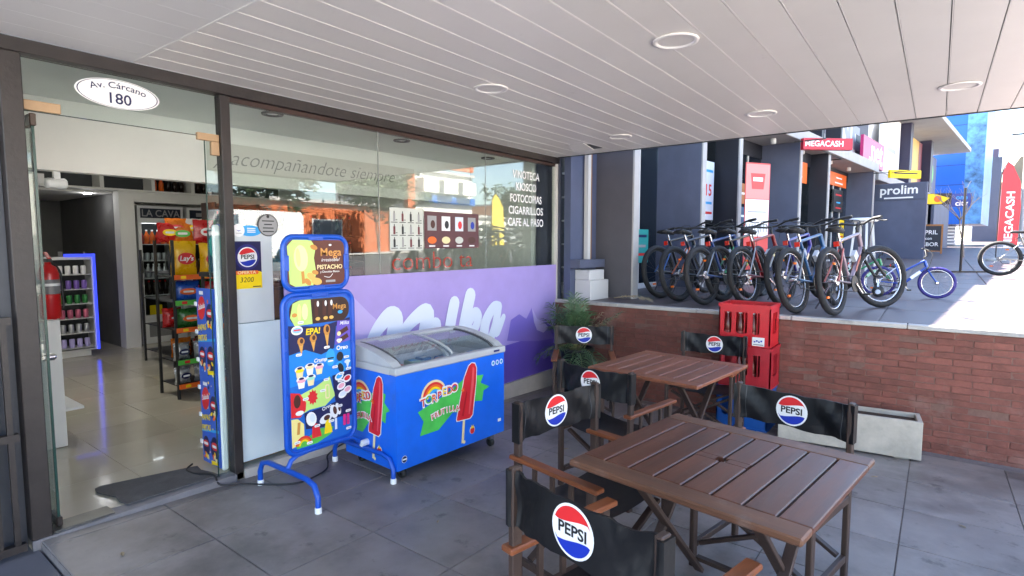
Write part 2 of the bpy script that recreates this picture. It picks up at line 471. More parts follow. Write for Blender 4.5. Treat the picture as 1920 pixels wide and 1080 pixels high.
# frame
mb = MB(); mb.bb((-3, SF - .05, 2.625), (6.02, SF + .05, 2.698), DSTEEL, .003); mb.build('header_beam', kiosk)
mb = MB(); mb.bb((1.91, SF - .018, 2.590), (5.94, SF + .03, 2.622), mat('rust_brown_rail', '#3a2620', .55, var=.3, scale=8)); mb.build('window_rail', kiosk)
mb = MB(); mb.bb((.745, SF - .055, -.04), (.835, SF + .055, 2.622), DSTEEL, .004); mb.build('post', kiosk)
mb = MB(); mb.bb((1.845, SF - .04, .0), (1.908, SF + .04, 2.622), DSTEEL, .004); mb.build('post', kiosk)
mb = MB(); mb.bb((5.945, SF - .03, -.2), (5.985, SF + .03, 2.622), mat('pale_aluminium', (.62, .60, .57), .45, var=.08, scale=6)); mb.build('corner_post', kiosk)
mb = MB(); mb.bb((5.987, SF - .06, -.2), (6.03, SF + .3, 2.9), mat('slate_blue_trim', '#3d4152', .6, var=.12, scale=6)); mb.build('corner_trim', kiosk)
mb = MB(); mb.bb((1.91, SF - .055, -.25), (5.94, SF + .06, .062), mat('plinth_render', (.46, .43, .40), .8, var=.15, scale=6, bump=.15)); mb.build('plinth', kiosk)
# window panes with clear joints
for a, b in ((1.912, 3.176), (3.184, 4.606), (4.614, 5.94)):
    mb = MB(); mb.bb((a, SF - .005, .066), (b, SF + .005, 2.588), GLASS); mb.build('window_pane', kiosk)
FILM = mat('frosted_film', (.66, .76, .80), .45, var=.05, scale=3)
mb = MB(); mb.bb((1.915, SF - .0068, .10), (2.235, SF - .0058, 1.085), FILM); mb.build('frosted_film', kiosk)
mb = MB(); mb.bb((1.915, SF - .0068, 1.09), (2.19, SF - .0058, 1.745), mat('frosted_film_grey', (.60, .64, .65), .45, var=.05, scale=3)); mb.build('frosted_film', kiosk)
mb = MB(); mb.bb((.84, SF - .005, 2.345), (1.842, SF + .005, 2.62), DGLASS); mb.build('transom_pane', kiosk)
mb = MB(); mb.bb((.84, SF - .005, .055), (.862, SF + .005, 2.338), DGLASS); mb.build('side_pane', kiosk)
mb = MB(); mb.bb((1.755, SF - .005, .055), (1.842, SF + .005, 2.338), DGLASS); mb.build('side_pane', kiosk)
mb = MB(); mb.bb((.84, SF - .006, 2.3405), (1.842, SF + .006, 2.3435), GEDGE); mb.build('pane_joint', kiosk)
mb = MB(); mb.bb((1.750, SF - .006, .055), (1.7535, SF + .006, 2.338), GEDGE); mb.build('pane_joint', kiosk)
for x in (3.18, 4.61):
    mb = MB(); mb.bb((x - .003, SF - .004, 1.38), (x + .003, SF + .004, 2.588), mat('silicone_joint', (.30, .32, .30), .4)); mb.build('pane_joint', kiosk)
TAN = mat('tan_patch_fitting', '#a98a68', .45, var=.1, scale=12)
mb = MB(); mb.bb((.838, SF - .014, 2.345), (1.0, SF + .014, 2.398), TAN, .003); mb.build('patch_fitting', kiosk)
mb = MB(); mb.bb((1.705, SF - .014, 2.315), (1.842, SF + .014, 2.362), TAN, .003); mb.bb((1.79, SF - .0145, 2.225), (1.842, SF + .0145, 2.314), TAN, .003); mb.build('patch_fitting', kiosk)
# street number plate on the transom
fr = Frame((1.28, SF - .006, 2.51), (1, 0, 0), (0, 0, 1))
mb = MB(); mb.prism(ell(0, 0, .213, .083, 40), fr, 0, .001, WHITE)
for a0 in range(40):
    t0, t1 = a0 * 9, a0 * 9 + 9
    q = [(r * math.cos(R(t)) * .213, r * math.sin(R(t)) * .083) for r, t in ((.955, t0), (.955, t1), (.93, t1), (.93, t0))]
    mb.decal(q, fr, 2, NAVY)
mb.text('Av. Cárcano', fr, .0, .046, .050, NAVY, 2, .006, sx=1.15, arc=.42)
mb.text('180', fr, 0, -.030, .085, NAVY, 2, .014)
mb.build('number_plate', kiosk)
# door leaf, swung inwards
mb = MB(); mb.bb((.875, SF + .02, .075), (.885, 4.74, 2.33), DGLASS)
door = mb.build('door', kiosk)
mb = MB(); mb.bb((.8735, SF + .014, .075), (.8865, SF + .021, 2.33), GEDGE); mb.build('door_edge', door)
mb = MB(); mb.bb((.866, SF + .0, .064), (.894, SF + .15, .115), DSTEEL, .004); mb.build('pivot_shoe', door)
mb = MB(); mb.bb((.866, SF + .0, 2.27), (.894, SF + .14, 2.334), mat('bronze_fitting', '#4a3a30', .4), .004); mb.build('pivot_shoe', door)
for sx in (.87, .89):
    d = -1 if sx < .88 else 1
    mb = MB(); mb.tube([(sx, 4.50, 1.03), (sx + d * .03, 4.5, 1.04), (sx + d * .055, 4.5, 1.08), (sx + d * .055, 4.5, 1.30), (sx + d * .03, 4.5, 1.34), (sx, 4.5, 1.35)], .011, CHROME, 8); mb.build('handle', door)
mb = MB(); mb.lathe([(.02, 0), (.02, .05), (.012, .06)], (.887, 4.0, 1.0), CHROME, 12, 'X'); mb.build('lock', door)
mb = MB(); mb.bb((.888, SF + .05, 2.05), (.890, SF + .12, 2.25), GREYP); mb.build('sticker', door)
mb = MB(); mb.bb((.845, SF - .045, .051), (1.13, SF + .09, .062), mat('floor_spring_cover', (.13, .13, .12), .45, .6, var=.25, scale=14), .002); mb.build('floor_spring', kiosk)
# shell
mb = MB(); mb.bb((-1.0, SF + .06, 2.715), (6.02, 13.2, 3.05), PLASTER); mb.build('roof', kiosk)
mb = MB(); mb.bb((.62, SF + .06, -.1), (.72, 9.0, 2.71), INWALL); mb.bb((.62, 9.001, -.1), (.72, 13, 2.71), mat('back_room_shade', (.13, .13, .125), .8, var=.2, scale=2)); mb.build('wall', kiosk)  # rear stretch darkened in colour for the gloom of the back room
DIMW = mat('back_room_shade', (.13, .13, .125), .8, var=.2, scale=2)  # darkness of the back room is put into the wall colour
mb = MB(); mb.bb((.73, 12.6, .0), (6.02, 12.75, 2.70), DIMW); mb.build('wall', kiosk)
mb = MB(); mb.bb((5.9, SF + .32, .0), (6.02, 12.59, 2.70), INWALL); mb.build('wall', kiosk)
mb = MB(); mb.bb((.73, SF + .052, 2.702), (5.89, 12.59, 2.713), mat('interior_ceiling', (.76, .78, .75), .6, var=.03, scale=2)); mb.build('ceiling', kiosk)
mb = MB(); mb.bb((.73, 5.2, 2.18), (5.89, 5.32, 2.700), mat('bulkhead_paint', (.84, .83, .79), .7, var=.03, scale=3)); blk = mb.build('bulkhead', kiosk)
fr = Frame((3.1, 5.197, 2.43), (1, 0, 0), (0, 0, 1))
mb = MB(); mb.prism(rect(-.72, -.14, 1.75, .12), fr, 0, .001, mat('faded_band', (.60, .59, .54), .7))
GRL = mat('grey_lettering', (.20, .20, .19), .6)
mb.text('y acompañandote siempre', fr, .38, -.01, .20, GRL, 2, -.012, .42, sx=.98)
mb.build('lettering', blk)
for x, y in ((2.54, 4.38), (3.99, 4.45), (5.45, 4.51)):
    mb = MB(); mb.lathe([(.045, 0), (.052, -.012), (.082, -.014), (.086, -.006), (.086, 0)], (x, y, 2.701), mat('black_trim', (.02, .02, .02), .4), 24, cap=False)
    mb.lathe([(.0001, -.004), (.044, -.004)], (x, y, 2.700), mat('lamp_lens', (.75, .75, .72), .3), 24); mb.build('downlight', kiosk)
# interior partition with the refrigerator niche and the high bottle shelf
mb = MB(); mb.bb((3.16, 9.95, .05), (3.36, 12.5, 2.418), mat('back_room_shade', (.13, .13, .125))); mb.bb((3.16, 9.72, .05), (3.36, 9.949, 2.418), INWALL)  # rear part in the back room's painted-in shade
mb.bb((3.362, 9.73, 2.27), (5.89, 9.95, 2.418), INWALL); mb.build('partition', kiosk)
mb = MB(); mb.bb((3.362, 10.75, .05), (5.89, 10.85, 2.418), INWALL); mb.build('partition', kiosk)
# interior floor
SHOPT = mat('shop_tile', (.50, .46, .37), .14, var=.06, scale=2.0, objvar=.04, coat=.3)
mb = MB(); mb.bb((.745, SF - .04, -.3), (5.92, 13, .046), mat('shop_grout', (.30, .27, .22), .7))
sfl = kind(mb.build('shop_floor'), 'structure')
mb = MB(); mb.box((0, 0, -.004), (.597, .597, .01), SHOPT, None, .0012); tm = None
for i in range(6):
    for j in range(14):
        x, y = 1.13 + .6 * i, 4.20 + .6 * j
        if tm is None: o = mb.build('tile', sfl, (x, y, .050)); tm = o.data
        else: o = link('tile', tm, sfl, (x, y, .050))
mb = MB(); mb.bb((.745, SF - .065, -.12), (1.845, SF + .045, .052), mat('threshold_stone', (.17, .165, .18), .55, var=.2, scale=9, bump=.1)); mb.build('threshold', kiosk)
# left outside: folded security grille against the post
gr = thing('security_grille', 'folded black steel security grille beside the kiosk door post', 'grille', (.55, 3.77, .0))
for i in range(7):
    mb = MB(); mb.bb((-.30 + i * .07, -.012, .05), (-.275 + i * .07, .012, 1.25), DSTEEL); mb.build('bar', gr)
for z in (.05, .64, 1.25):
    mb = MB(); mb.bb((-.35, -.018, z - .02), (.165, .018, z + .02), DSTEEL); mb.build('rail', gr)
mb = MB(); mb.bb((-3, SF + .02, -.05), (.742, SF + .06, 2.62), mat('dark_shutter', '#3a3d45', .5, var=.15, scale=5)); mb.build('side_wall', kiosk)

# ================================================================== CANOPY
can = thing('canopy', 'wide flat canopy clad underneath with pale plastic boards over the terrace tables', 'canopy', (0, 0, 2.7))
SLAT = mat('pvc_board', (.73, .69, .655), .38, var=.035, scale=1.5, objvar=.02)
BEAD = mat('pvc_bead', (.80, .765, .745), .4); stain(SLAT, .7, .5, .75, .10, col=(.45, .38, .34)); stain(SLAT, 9, .66, .76, .25, col=(.4, .35, .3))
y = SF - .05; k = 0
me1 = me2 = None
while y > -.60:
    w = .2
    if me1 is None:
        mb = MB(); mb.bb((0, -.1935, 0), (4.585, -.004, .012), SLAT); mb.bb((0, -.0025, -.0015), (4.585, .0015, .008), BEAD)
        me1 = mb.build('board', can, (1.352, y, 0)).data
        mb = MB(); mb.bb((0, -.1985, 0), (2.0, -.0005, .012), mat('board_white', (.72, .70, .68), .45, var=.03, scale=1.2)); me2 = mb.build('board', can, (-.66, y, 0)).data
    else:
        link('board', me1, can, (1.352, y, 0)); link('board', me2, can, (-.66, y, 0))
    y -= w
yb = y
mb = MB(); mb.bb((1.341, yb, -.002), (1.351, SF - .05, .01), mat('board_white', (.7, .7, .7))); mb.build('joint_strip', can)
mb = MB(); mb.bb((-.66, yb - .02, .02), (5.95, SF - .06, .30), mat('canopy_core', (.3, .3, .3), .8)); mb.build('deck', can)
DEDGE = mat('dark_edge', '#26282c', .5)
mb = MB(); mb.bb((5.94, yb - .06, -.008), (5.962, SF + .05, .34), DEDGE); mb.build('edge_trim', can)
mb = MB(); mb.bb((-.66, yb - .06, -.02), (5.938, yb - .022, .34), DEDGE); mb.build('fascia', can)
for (x, yy) in ((2.91, 1.14), (3.03, 2.48), (4.93, 1.20), (4.88, -.06), (5.14, 2.56)):
    mb = MB(); mb.lathe([(.092, .0), (.118, -.004), (.116, -.010), (.098, -.012), (.092, -.004)], (x, yy, 0), BEAD, 36, cap=False)
    mb.lathe([(.0001, -.0045), (.093, -.0045)], (x, yy, 0), SLAT, 36); mb.build('downlight', can)
# broken-out service hatch near the corner
mb = MB(); mb.bb((5.36, 3.02, -.004), (5.64, 3.24, -.001), BLACKP); mb.build('hatch_opening', can)
mb = MB(); M = Matrix.Rotation(R(9), 3, 'Y'); mb.box((5.36, 3.15, -.016), (.26, .21, .006), SLAT, M); mb.build('hatch_panel', can)
# canopy posts on the street side
for x in (-.55, 2.6):
    mb = MB(); mb.bb((x - .06, yb + .03, -3.2), (x + .06, yb + .15, -.02), DSTEEL); mb.build('post', can)
# ================================================================== PRINTED PANEL UNDER THE WINDOW
def pepsi(mb, fr, cx, cy, r, lay=1, txt=True):
    mb.decal(ell(cx, cy, r, n=36), fr, lay, WHITE)
    k = r * .90
    wave = lambda x, y0: y0 + .10 * r * math.sin(x / r * 2.4)
    N = 14
    top = [(k * math.cos(R(20 + 140 * i / N)), k * math.sin(R(20 + 140 * i / N))) for i in range(N + 1)]
    xs = [top[-1][0] + (top[0][0] - top[-1][0]) * i / N for i in range(1, N)]
    mb.decal([(cx + a, cy + b) for a, b in top] + [(cx + x, cy + wave(x, .36 * r)) for x in xs], fr, lay + 1, RED)
    bot = [(k * math.cos(R(200 + 140 * i / N)), k * math.sin(R(200 + 140 * i / N))) for i in range(N + 1)]
    xs = [bot[-1][0] + (bot[0][0] - bot[-1][0]) * i / N for i in range(1, N)]
    mb.decal([(cx + a, cy + b) for a, b in bot] + [(cx + x, cy + wave(x, -.36 * r)) for x in xs], fr, lay + 1, BLUEP)
    if txt: mb.text('PEPSI', fr, cx, cy, r * .60, BLACKP, lay + 1, .025, sx=1.05)

LILAC = mat('lilac_print', '#a694d2', .42, var=.16, scale=.8)
LILAC2 = mat('deep_lilac_print', '#6a55bd', .42, var=.08, scale=1.5)
LILAC3 = mat('pale_lilac_print', '#b9aade', .42, var=.06, scale=2)
PALEW = mat('bluish_white_print', (.68, .74, .86), .45)
adp = thing('advertising_panel', 'long purple printed advertising panel with big white script under the shop window', 'panel', (2.26, SF - .03, .065))
mb = MB(); mb.bb((0, -.006, 0), (3.68, .006, 1.312), LILAC); mb.build('board', adp)
fr = Frame((-2.26, -.006, -.065), (1, 0, 0), (0, 0, 1))
mb = MB()
mb.decal([(2.262, .07), (5.93, .07), (5.93, .58), (5.62, .70), (5.40, .52), (4.9, .50), (4.4, .62), (3.9, .40), (3.2, .55), (2.7, .42), (2.262, .6)], fr, 1, LILAC2)
mb.decal([(2.262, .6), (2.7, .42), (3.1, .50), (3.18, .92), (3.02, 1.06), (2.87, 1.2), (2.72, 1.28), (2.5, 1.05), (2.262, 1.12)], fr, 2, LILAC3)
mb.decal([(4.93, .55), (5.0, .78), (5.16, .83), (5.3, .76), (5.41, .88), (5.52, .74), (5.63, .70), (5.78, .6), (5.9, .45), (5.55, .46)], fr, 3, mat('mountain_print', '#7f6dc4', .42))
mb.decal([(5.41, .88), (5.52, .74), (5.63, .70), (5.78, .6), (5.66, .55), (5.52, .60), (5.46, .7)], fr, 4, LILAC3)
mb.build('mountain_print', adp)
mb = MB()
for s_, w_ in (([(2.98, .74), (3.10, .90), (3.24, 1.01), (3.31, .97), (3.27, .76), (3.24, .56)], [.06, .1, .13, .14, .14, .13]),
               ([(3.26, .66), (3.42, .87), (3.60, .985), (3.70, .985), (3.66, .78), (3.64, .56), (3.74, .50)], [.05, .09, .12, .14, .14, .13, .10]),
               ([(3.80, .86), (3.78, .66), (3.80, .52), (3.9, .52)], [.13, .12, .11, .07]), ([(3.805, .965), (3.81, .968)], .001),
               ([(4.07, 1.05), (4.00, .80), (3.98, .56), (4.07, .50)], [.12, .12, .11, .08]),
               ([(4.31, 1.11), (4.22, .84), (4.14, .50)], [.13, .13, .12]),
               ([(4.22, .72), (4.36, .92), (4.43, .88), (4.38, .76), (4.27, .72), (4.38, .56), (4.48, .52)], [.07, .09, .1, .09, .08, .1, .07]),
               ([(4.78, .96), (4.68, .95), (4.55, .80), (4.53, .62), (4.62, .60), (4.72, .78), (4.78, .97), (4.72, .74), (4.75, .68), (4.86, .83)], [.08, .10, .12, .12, .1, .09, .09, .11, .09, .06])):
    stroke(mb, s_, [q * 1.22 for q in w_] if isinstance(w_, list) else w_, fr, 5, PALEW)
mb.build('lettering', adp)

# ================================================================== THINGS STUCK ON THE GLASS
YG = SF - .0075
def glass_sign(name, label, cat, x, z, fn, group=None, yy=SF - .0075):
    o = thing(name, label, cat, (x, yy, z), 0, group); f = Frame((0, 0, 0), (1, 0, 0), (0, 0, 1)); fn(o, f); return o
def f1(o, f):
    for i, (t, w) in enumerate((('VINOTECA', .53), ('KIOSCO', .40), ('FOTOCOPIAS', .62), ('CIGARRILLOS', .68), ('CAFE AL PASO', .70))):
        mb = MB(); V, F = text_geo(t, .018, 0, 'CENTER'); ww = max(v[0] for v in V) - min(v[0] for v in V)
        mb.text(t, f, 0, -.135 * i, .125, WHITE, 1, .018, sx=w / (ww * .125)); mb.build('lettering', o)
glass_sign('window_lettering', 'white capital lettering listing the kiosk services on the window', 'lettering', 5.34, 2.42, f1)
def f2(o, f):
    RT = mat('red_vinyl', '#c8402c', .5)
    mb = MB(); mb.text('combo ta', f, 0, 0, .24, RT, 1, -.005, sx=1.2); mb.build('lettering', o)
glass_sign('window_lettering', 'red lettering low on the window just above the purple panel', 'lettering', 3.88, 1.475, f2, None, SF + .03)
POSTW = mat('poster_paper', (.58, .60, .55), .6, var=.04, scale=8)
def f3(o, f):
    mb = MB(); mb.prism(rect(-.20, -.19, .20, .19), f, 0, .001, POSTW); mb.build('sheet', o)
    mb = MB()
    for i in range(4):
        for j in range(3):
            x, z = -.15 + i * .098, .11 - j * .115
            mb.decal(rect(x - .012, z - .04, x + .012, z + .03), f, 2, (GREYP, mat('wine_print', '#6a2a30', .5), BLACKP)[(i + j) % 3]); mb.decal(rect(x - .005, z + .03, x + .005, z + .05), f, 2, BLACKP)
            mb.decal(rect(x - .038, z - .052, x + .038, z - .046), f, 2, BLACKP); mb.decal(rect(x + .016, z - .03, x + .036, z - .024), f, 2, BLACKP)
    mb.build('print', o)
glass_sign('poster', 'white price sheet with rows of bottles on the window', 'poster', 3.49, 1.77, f3)
def f4(o, f):
    mb = MB(); mb.prism(rect(-.39, -.18, .39, .17), f, 0, .001, mat('maroon_poster', '#5a3236', .5, var=.15, scale=12)); mb.build('sheet', o)
    mb = MB()
    for i in range(4):
        x = -.29 + i * .19
        mb.decal(rect(x - .06, -.01, x + .06, .13), f, 2, (GREYP, WHITE, PALEW, GREYP)[i]); mb.decal(ell(x, -.10, .06, .035, 12), f, 2, (ORG, CREAM, POSTW, BROWNP)[i])
        mb.decal(rect(x - .04, -.163, x + .04, -.150), f, 2, WHITE)
        mb.decal(ell(x + .01, .05, .03, .04, 10), f, 3, (BROWNP, BLACKP, RED, BLUEP)[i])
    kind(mb.build('print', o), 'stuff')
glass_sign('poster', 'maroon menu poster with food pictures beside the bottle price sheet', 'poster', 4.095, 1.775, f4)
def f5(o, f):
    mb = MB(); mb.prism(rect(-.10, -.165, .10, .165), f, 0, .001, mat('midnight_print', '#16164a', .35)); mb.build('sheet', o)
    mb = MB(); mb.decal(ell(0, .055, .088, .09, 30), f, 2, mat('halo_print', '#2c2a70', .35)); pepsi(mb, f, 0, .055, .07, 3); mb.build('logo', o)
    mb = MB(); mb.prism([(-.095, -.165), (.10, -.165), (.10, -.055), (.085, -.045), (-.095, -.06)], f, .0026, .003, YEL)
    mb.decal(rrect(-.095, -.066, .075, -.04, .01), f, 4, ORG); mb.text('OFERTA', f, -.01, -.053, .03, CREAM, 5, .02, sx=1.2)
    mb.text('3200', f, -.012, -.105, .05, BLACKP, 4, -.005, .15); mb.decal(rect(.03, -.156, .09, -.15), f, 4, BLACKP); mb.build('price_tag', o)
glass_sign('sticker', 'dark blue drink poster with yellow offer price on the window', 'sticker', 2.005, 1.495, f5)
def f6(o, f):
    mb = MB(); mb.prism(ell(0, 0, .078, .08, 30), f, 0, .0015, mat('ring_print', (.06, .06, .06), .5)); mb.decal(ell(0, 0, .07, .072, 30), f, 2, GREYP)
    for i, t in enumerate((.045, .03, .04, .042)): mb.decal(rect(-t, .026 - i * .025, t, .034 - i * .025), f, 3, BLACKP)
    mb.decal(ell(0, .062, .012, n=10), f, 3, BLACKP); mb.build('disc', o)
glass_sign('sticker', 'round grey sticker with dark rim on the window', 'sticker', 2.165, 1.775, f6)
def f7(o, f):
    mb = MB(); mb.prism(ell(.03, -.002, .085, .038, 24), f, 0, .001, SKYB); mb.decal(ell(-.05, 0, .042, .045, 24), f, 2, WHITE)
    mb.decal([(-.07, .004), (-.05, -.008), (-.03, .004), (-.05, -.002)], f, 3, BLUEP); mb.decal(rect(-.07, -.022, -.03, -.018), f, 3, GREYP)
    for i in range(3): mb.decal(rect(.01, .012 - i * .013, .07, .018 - i * .013), f, 2, WHITE)
    mb.build('oval', o)
glass_sign('sticker', 'small white and sky blue oval sticker above the drink poster', 'sticker', 2.0, 1.735, f7)

# ================================================================== SNACK DISPLAY BEHIND THE POST
PBLUE = mat('pale_blue_backing', (.70, .80, .85), .4, var=.07, scale=4)
PWHT = mat('display_white', (.82, .84, .84), .35)
SNB = mat('snack_blue', '#2c5cc4', .38, var=.15, scale=9)
ds = thing('snack_display', 'tall cardboard snack display with pale back and blue printed sides at the door', 'display stand', (2.03, 4.04, .052))
mb = MB(); mb.bb((-.165, -.13, .02), (.20, -.115, 1.04), PBLUE, .004); mb.build('back_panel', ds)
mb = MB(); mb.bb((-.165, -.133, 1.045), (.13, -.112, 1.72), PWHT, .006); mb.build('header_panel', ds)
mb = MB(); mb.bb((-.215, -.12, .0), (-.168, -.09, 1.72), PWHT, .01); mb.build('upright', ds)
mb = MB(); mb.bb((-.2, -.10, .0), (.2, .14, .05), mat('raw_chipboard', '#9c7a55', .8), .003); mb.build('base', ds)
for k, (x, sg) in enumerate(((-.225, -1), (.212, 1))):
    f = Frame((x, .15 if sg < 0 else -.11, .02), (0, -1 if sg < 0 else 1, 0), (0, 0, 1))
    mb = MB(); mb.prism(rect(0, 0, .26, 1.26), f, -.008, 0, SNB)
    for q in range(2):
        b = .65 * (1 - q)
        mb.decal(ell(.075, b + .47, .055, .085, 18, rot=-.2), f, 1, RED); mb.text('Salada', f, .075, b + .48, .05, WHITE, 2, .025, .3, rot=.25, sx=.85)
        mb.decal(rect(.05, b + .565, .11, b + .59), f, 2, WHITE)
        mb.text('PAPAS', f, .07, b + .33, .058, YEL, 2, .03, .2, rot=.15, sx=.8); mb.text('FRITAS', f, .07, b + .255, .058, YEL, 2, .03, .2, rot=.15, sx=.75)
        for (cx, cy, a) in ((.195, b + .42, .058), (.06, b + .12, .05), (.185, b + .12, .06)):
            mb.decal(ell(cx, cy, a, a * 1.5, 16), f, 1, NAVY); mb.decal(ell(cx, cy + .02, a * .8, a * .5, 14), f, 2, RED); mb.decal(rrect(cx - .03, cy + .01, cx + .03, cy + .03, .006, 2), f, 3, WHITE)
            for _ in range(5): mb.decal(ell(cx + rnd.uniform(-.035, .035), cy - .05 + rnd.uniform(-.03, .02), .02, .012, 8, rot=rnd.uniform(0, 3)), f, 3, rnd.choice((CREAM, ORG, YEL)))
        mb.decal(quad_rot(.185, b + .02, .11, .028, .1), f, 2, YEL)
        mb.decal([(0, b + .22), (.26, b + .25), (.26, b + .27), (0, b + .235)], f, 1, SKYB)
    for q in range(46):
        cx_, cy_ = rnd.uniform(.02, .24), rnd.uniform(.02, 1.24); mb.decal(ell(cx_, cy_, rnd.uniform(.006, .016), rnd.uniform(.005, .012), 7, rot=rnd.uniform(0, 3)), f, 0.5, rnd.choice((SKYB, WHITE, ORG, CREAM, NAVY, YEL)))
    mb.build('side_panel', ds)
for i in range(6):
    mb = MB(); mb.bb((-.238, .135, .15 + i * .2), (-.226, .165, .18 + i * .2), PWHT, .003); mb.build('clip', ds)

# ================================================================== DOORMAT
mt = MB(); N = []
base = [(1.165, 4.27), (1.20, 4.29), (1.34, 4.25), (1.52, 4.20), (1.70, 4.145), (1.735, 4.13), (1.72, 4.04), (1.75, 3.92), (1.755, 3.855), (1.62, 3.85), (1.45, 3.855), (1.30, 3.855), (1.21, 3.86), (1.195, 3.94), (1.205, 4.03), (1.17, 4.14), (1.155, 4.2)]
fm = Frame((0, 0, .0), (1, 0, 0), (0, 1, 0))
mt.prism(base, fm, .0565, .066, mat('worn_rubber_mat', (.075, .075, .08), .8, var=.35, scale=10, bump=.4, bscale=160))
tag(mt.build('doormat'), 'torn dark grey rubber doormat lying in the kiosk doorway', 'doormat')

# ================================================================== ICE CREAM PRICE BOARD
BLT = mat('blue_plastic', '#0f4fb8', .32, var=.05, scale=5)
sb = thing('price_board', 'blue tubular ice cream price board with two poster panels standing by the freezer', 'sign board', (2.19, 3.28, 0))
def rr_path(x0, z0, x1, z1, r, y=0, n=6): return [(a, y, b) for a, b in rrect(x0, z0, x1, z1, r, n)]
for nm, (x0, z0, x1, z1) in (('lower_frame', (-.265, .27, .265, 1.315)), ('upper_frame', (-.25, 1.345, .225, 1.69))):
    mb = MB(); mb.tube(rr_path(x0, z0, x1, z1, .075), .0165, BLT, 10, closed=True); mb.build(nm, sb)
    mb = MB(); f = Frame((0, 0, 0), (1, 0, 0), (0, 0, 1)); mb.prism(rrect(x0 + .012, z0 + .012, x1 - .012, z1 - .012, .066), f, -.006, .004, BLT); pn = mb.build('backing', sb)
f = Frame((0, -.0045, 0), (1, 0, 0), (0, 0, 1))
# upper poster
mb = MB(); x0, z0, x1, z1 = -.225, 1.368, .203, 1.668
mb.prism(rrect(x0, z0, x1, z1, .045), f, 0, .0012, mat('chocolate_print', '#5c2a1c', .4))
mb.decal([(x0 + .012, z0 + .02), (x0 + .05, z0), (-.045, z0 + .0), (-.02, 1.45), (-.035, 1.55), (-.02, 1.62), (-.055, z1), (x0 + .04, z1), (x0, z1 - .04)], f, 2, LIME)
mb.decal(ell(-.13, 1.55, .05, .085, 20, rot=.06), f, 3, CREAM); mb.decal(ell(-.15, 1.555, .016, .06, 14, rot=.06), f, 4, mat('custard_print', '#f0e08a', .45)); mb.decal(quad_rot(-.118, 1.425, .022, .08, .05), f, 3, mat('caramel_print', '#c98a3c', .45))
for (cx, cz, a) in ((-.035, 1.62, .028), (-.06, 1.43, .035), (-.02, 1.395, .04), (-.03, 1.455, .025), (-.085, 1.395, .03)): mb.decal(ell(cx, cz, a, a * .6, 14, rot=cx * 9), f, 4, mat('caramel_print', '#c98a3c') if a < .034 else mat('nut_print', '#e5b45c', .45))
mb.text('Mega', f, .095, 1.585, .075, mat('gold_print', '#d99a4a', .4), 3, .01, sx=1.05); mb.text('irresistible!', f, .09, 1.535, .032, WHITE, 3, .004, .3); mb.text('PISTACHO', f, .085, 1.487, .040, CREAM, 3, .025, sx=1.05)
mb.text('y Chocolate Blanco', f, .085, 1.456, .019, WHITE, 3, .01); stroke(mb, [(.04, 1.425), (.08, 1.418), (.105, 1.44)], .004, f, 3, WHITE); mb.decal(rect(.05, 1.385, .125, 1.40), f, 3, GREYP)
mb.decal(ell(.09, 1.635, .012, .007, 12), f, 4, WHITE); mb.build('upper_poster', sb)
# lower poster
mb = MB(); mb.prism(rrect(-.235, .30, .235, 1.285, .05), f, 0, .0012, mat('poster_blue', '#1565c4', .4))
mb.decal([(-.235, .72), (.235, .74), (.235, .90), (.16, .94), (0, .90), (-.12, .95), (-.235, .93)], f, 2, mat('bright_blue_print', '#0d7fd6', .4))
mb.decal([(-.235, .93), (-.12, .95), (0, .90), (.1, .93), (.12, 1.08), (.235, 1.11), (.235, 1.13), (.0, 1.09), (-.235, 1.12)], f, 3, NAVY)
mb.decal(rrect(-.225, 1.115, .23, 1.28, .07), f, 3, mat('dark_chocolate_print', '#331a14', .4)); mb.decal([(-.22, 1.17), (-.2, 1.26), (-.15, 1.278), (-.07, 1.278), (-.06, 1.115), (-.19, 1.115)], f, 4, LIME)
mb.decal(ell(-.115, 1.20, .022, .055, 14), f, 5, CREAM); mb.decal(ell(-.155, 1.20, .014, .055, 14), f, 5, mat('custard_print', '#f0e08a')); mb.decal(ell(-.19, 1.185, .02, .014, 10), f, 5, mat('caramel_print', '#c98a3c'))
for cx in (-.03, .03, .075): mb.decal(rrect(cx - .014, 1.16, cx + .014, 1.265, .012, 3), f, 5, BROWNP); mb.decal(ell(cx + .012, 1.245, .009, .02, 8), f, 6, WHITE); mb.decal(ell(cx + .01, 1.145, .018, .012, 10), f, 5, mat('nut_print', '#e5b45c'))
mb.text('Mega', f, .15, 1.215, .052, mat('gold_print', '#d99a4a'), 5, .012); mb.decal(ell(.155, 1.175, .02, .012, 12), f, 6, SKYB)
mb.decal([(.105, .95), (.235, .97), (.235, 1.11), (.13, 1.115)], f, 5, LILAC2); mb.text('Milka', f, .185, 1.095, .036, WHITE, 6, .01, .3)
for k in range(2): mb.decal(quad_rot(.175, 1.04 - k * .05, .085, .032, .4), f, 6, BROWNP); mb.decal(ell(.14, 1.025 - k * .05, .016, .016, 10), f, 7, CREAM)
mb.text('EPA!', f, -.06, 1.065, .056, YEL, 5, .035, .1); mb.decal(ell(-.175, 1.085, .042, .03, 18), f, 5, WHITE); mb.decal(ell(-.175, 1.085, .034, .018, 18), f, 6, mat('light_blue_print', '#8cc3ea', .4)); mb.decal(rect(-.2, 1.082, -.15, 1.092), f, 7, RED)
for (cx, cz, h) in ((-.15, .985, .055), (-.06, .995, .055), (.045, 1.03, .075)):
    mb.decal([(cx - .02, cz + h * .3), (cx + .02, cz + h * .3), (cx + .002, cz - h * 1.2)], f, 5, mat('wafer_print', '#d9a24c', .45)); mb.decal(ell(cx, cz + h * .45, .026, h * .5, 14), f, 6, mat('caramel_print', '#c98a3c')); mb.decal(ell(cx + .004, cz + h * .5, .013, h * .3, 10), f, 7, BROWNP)
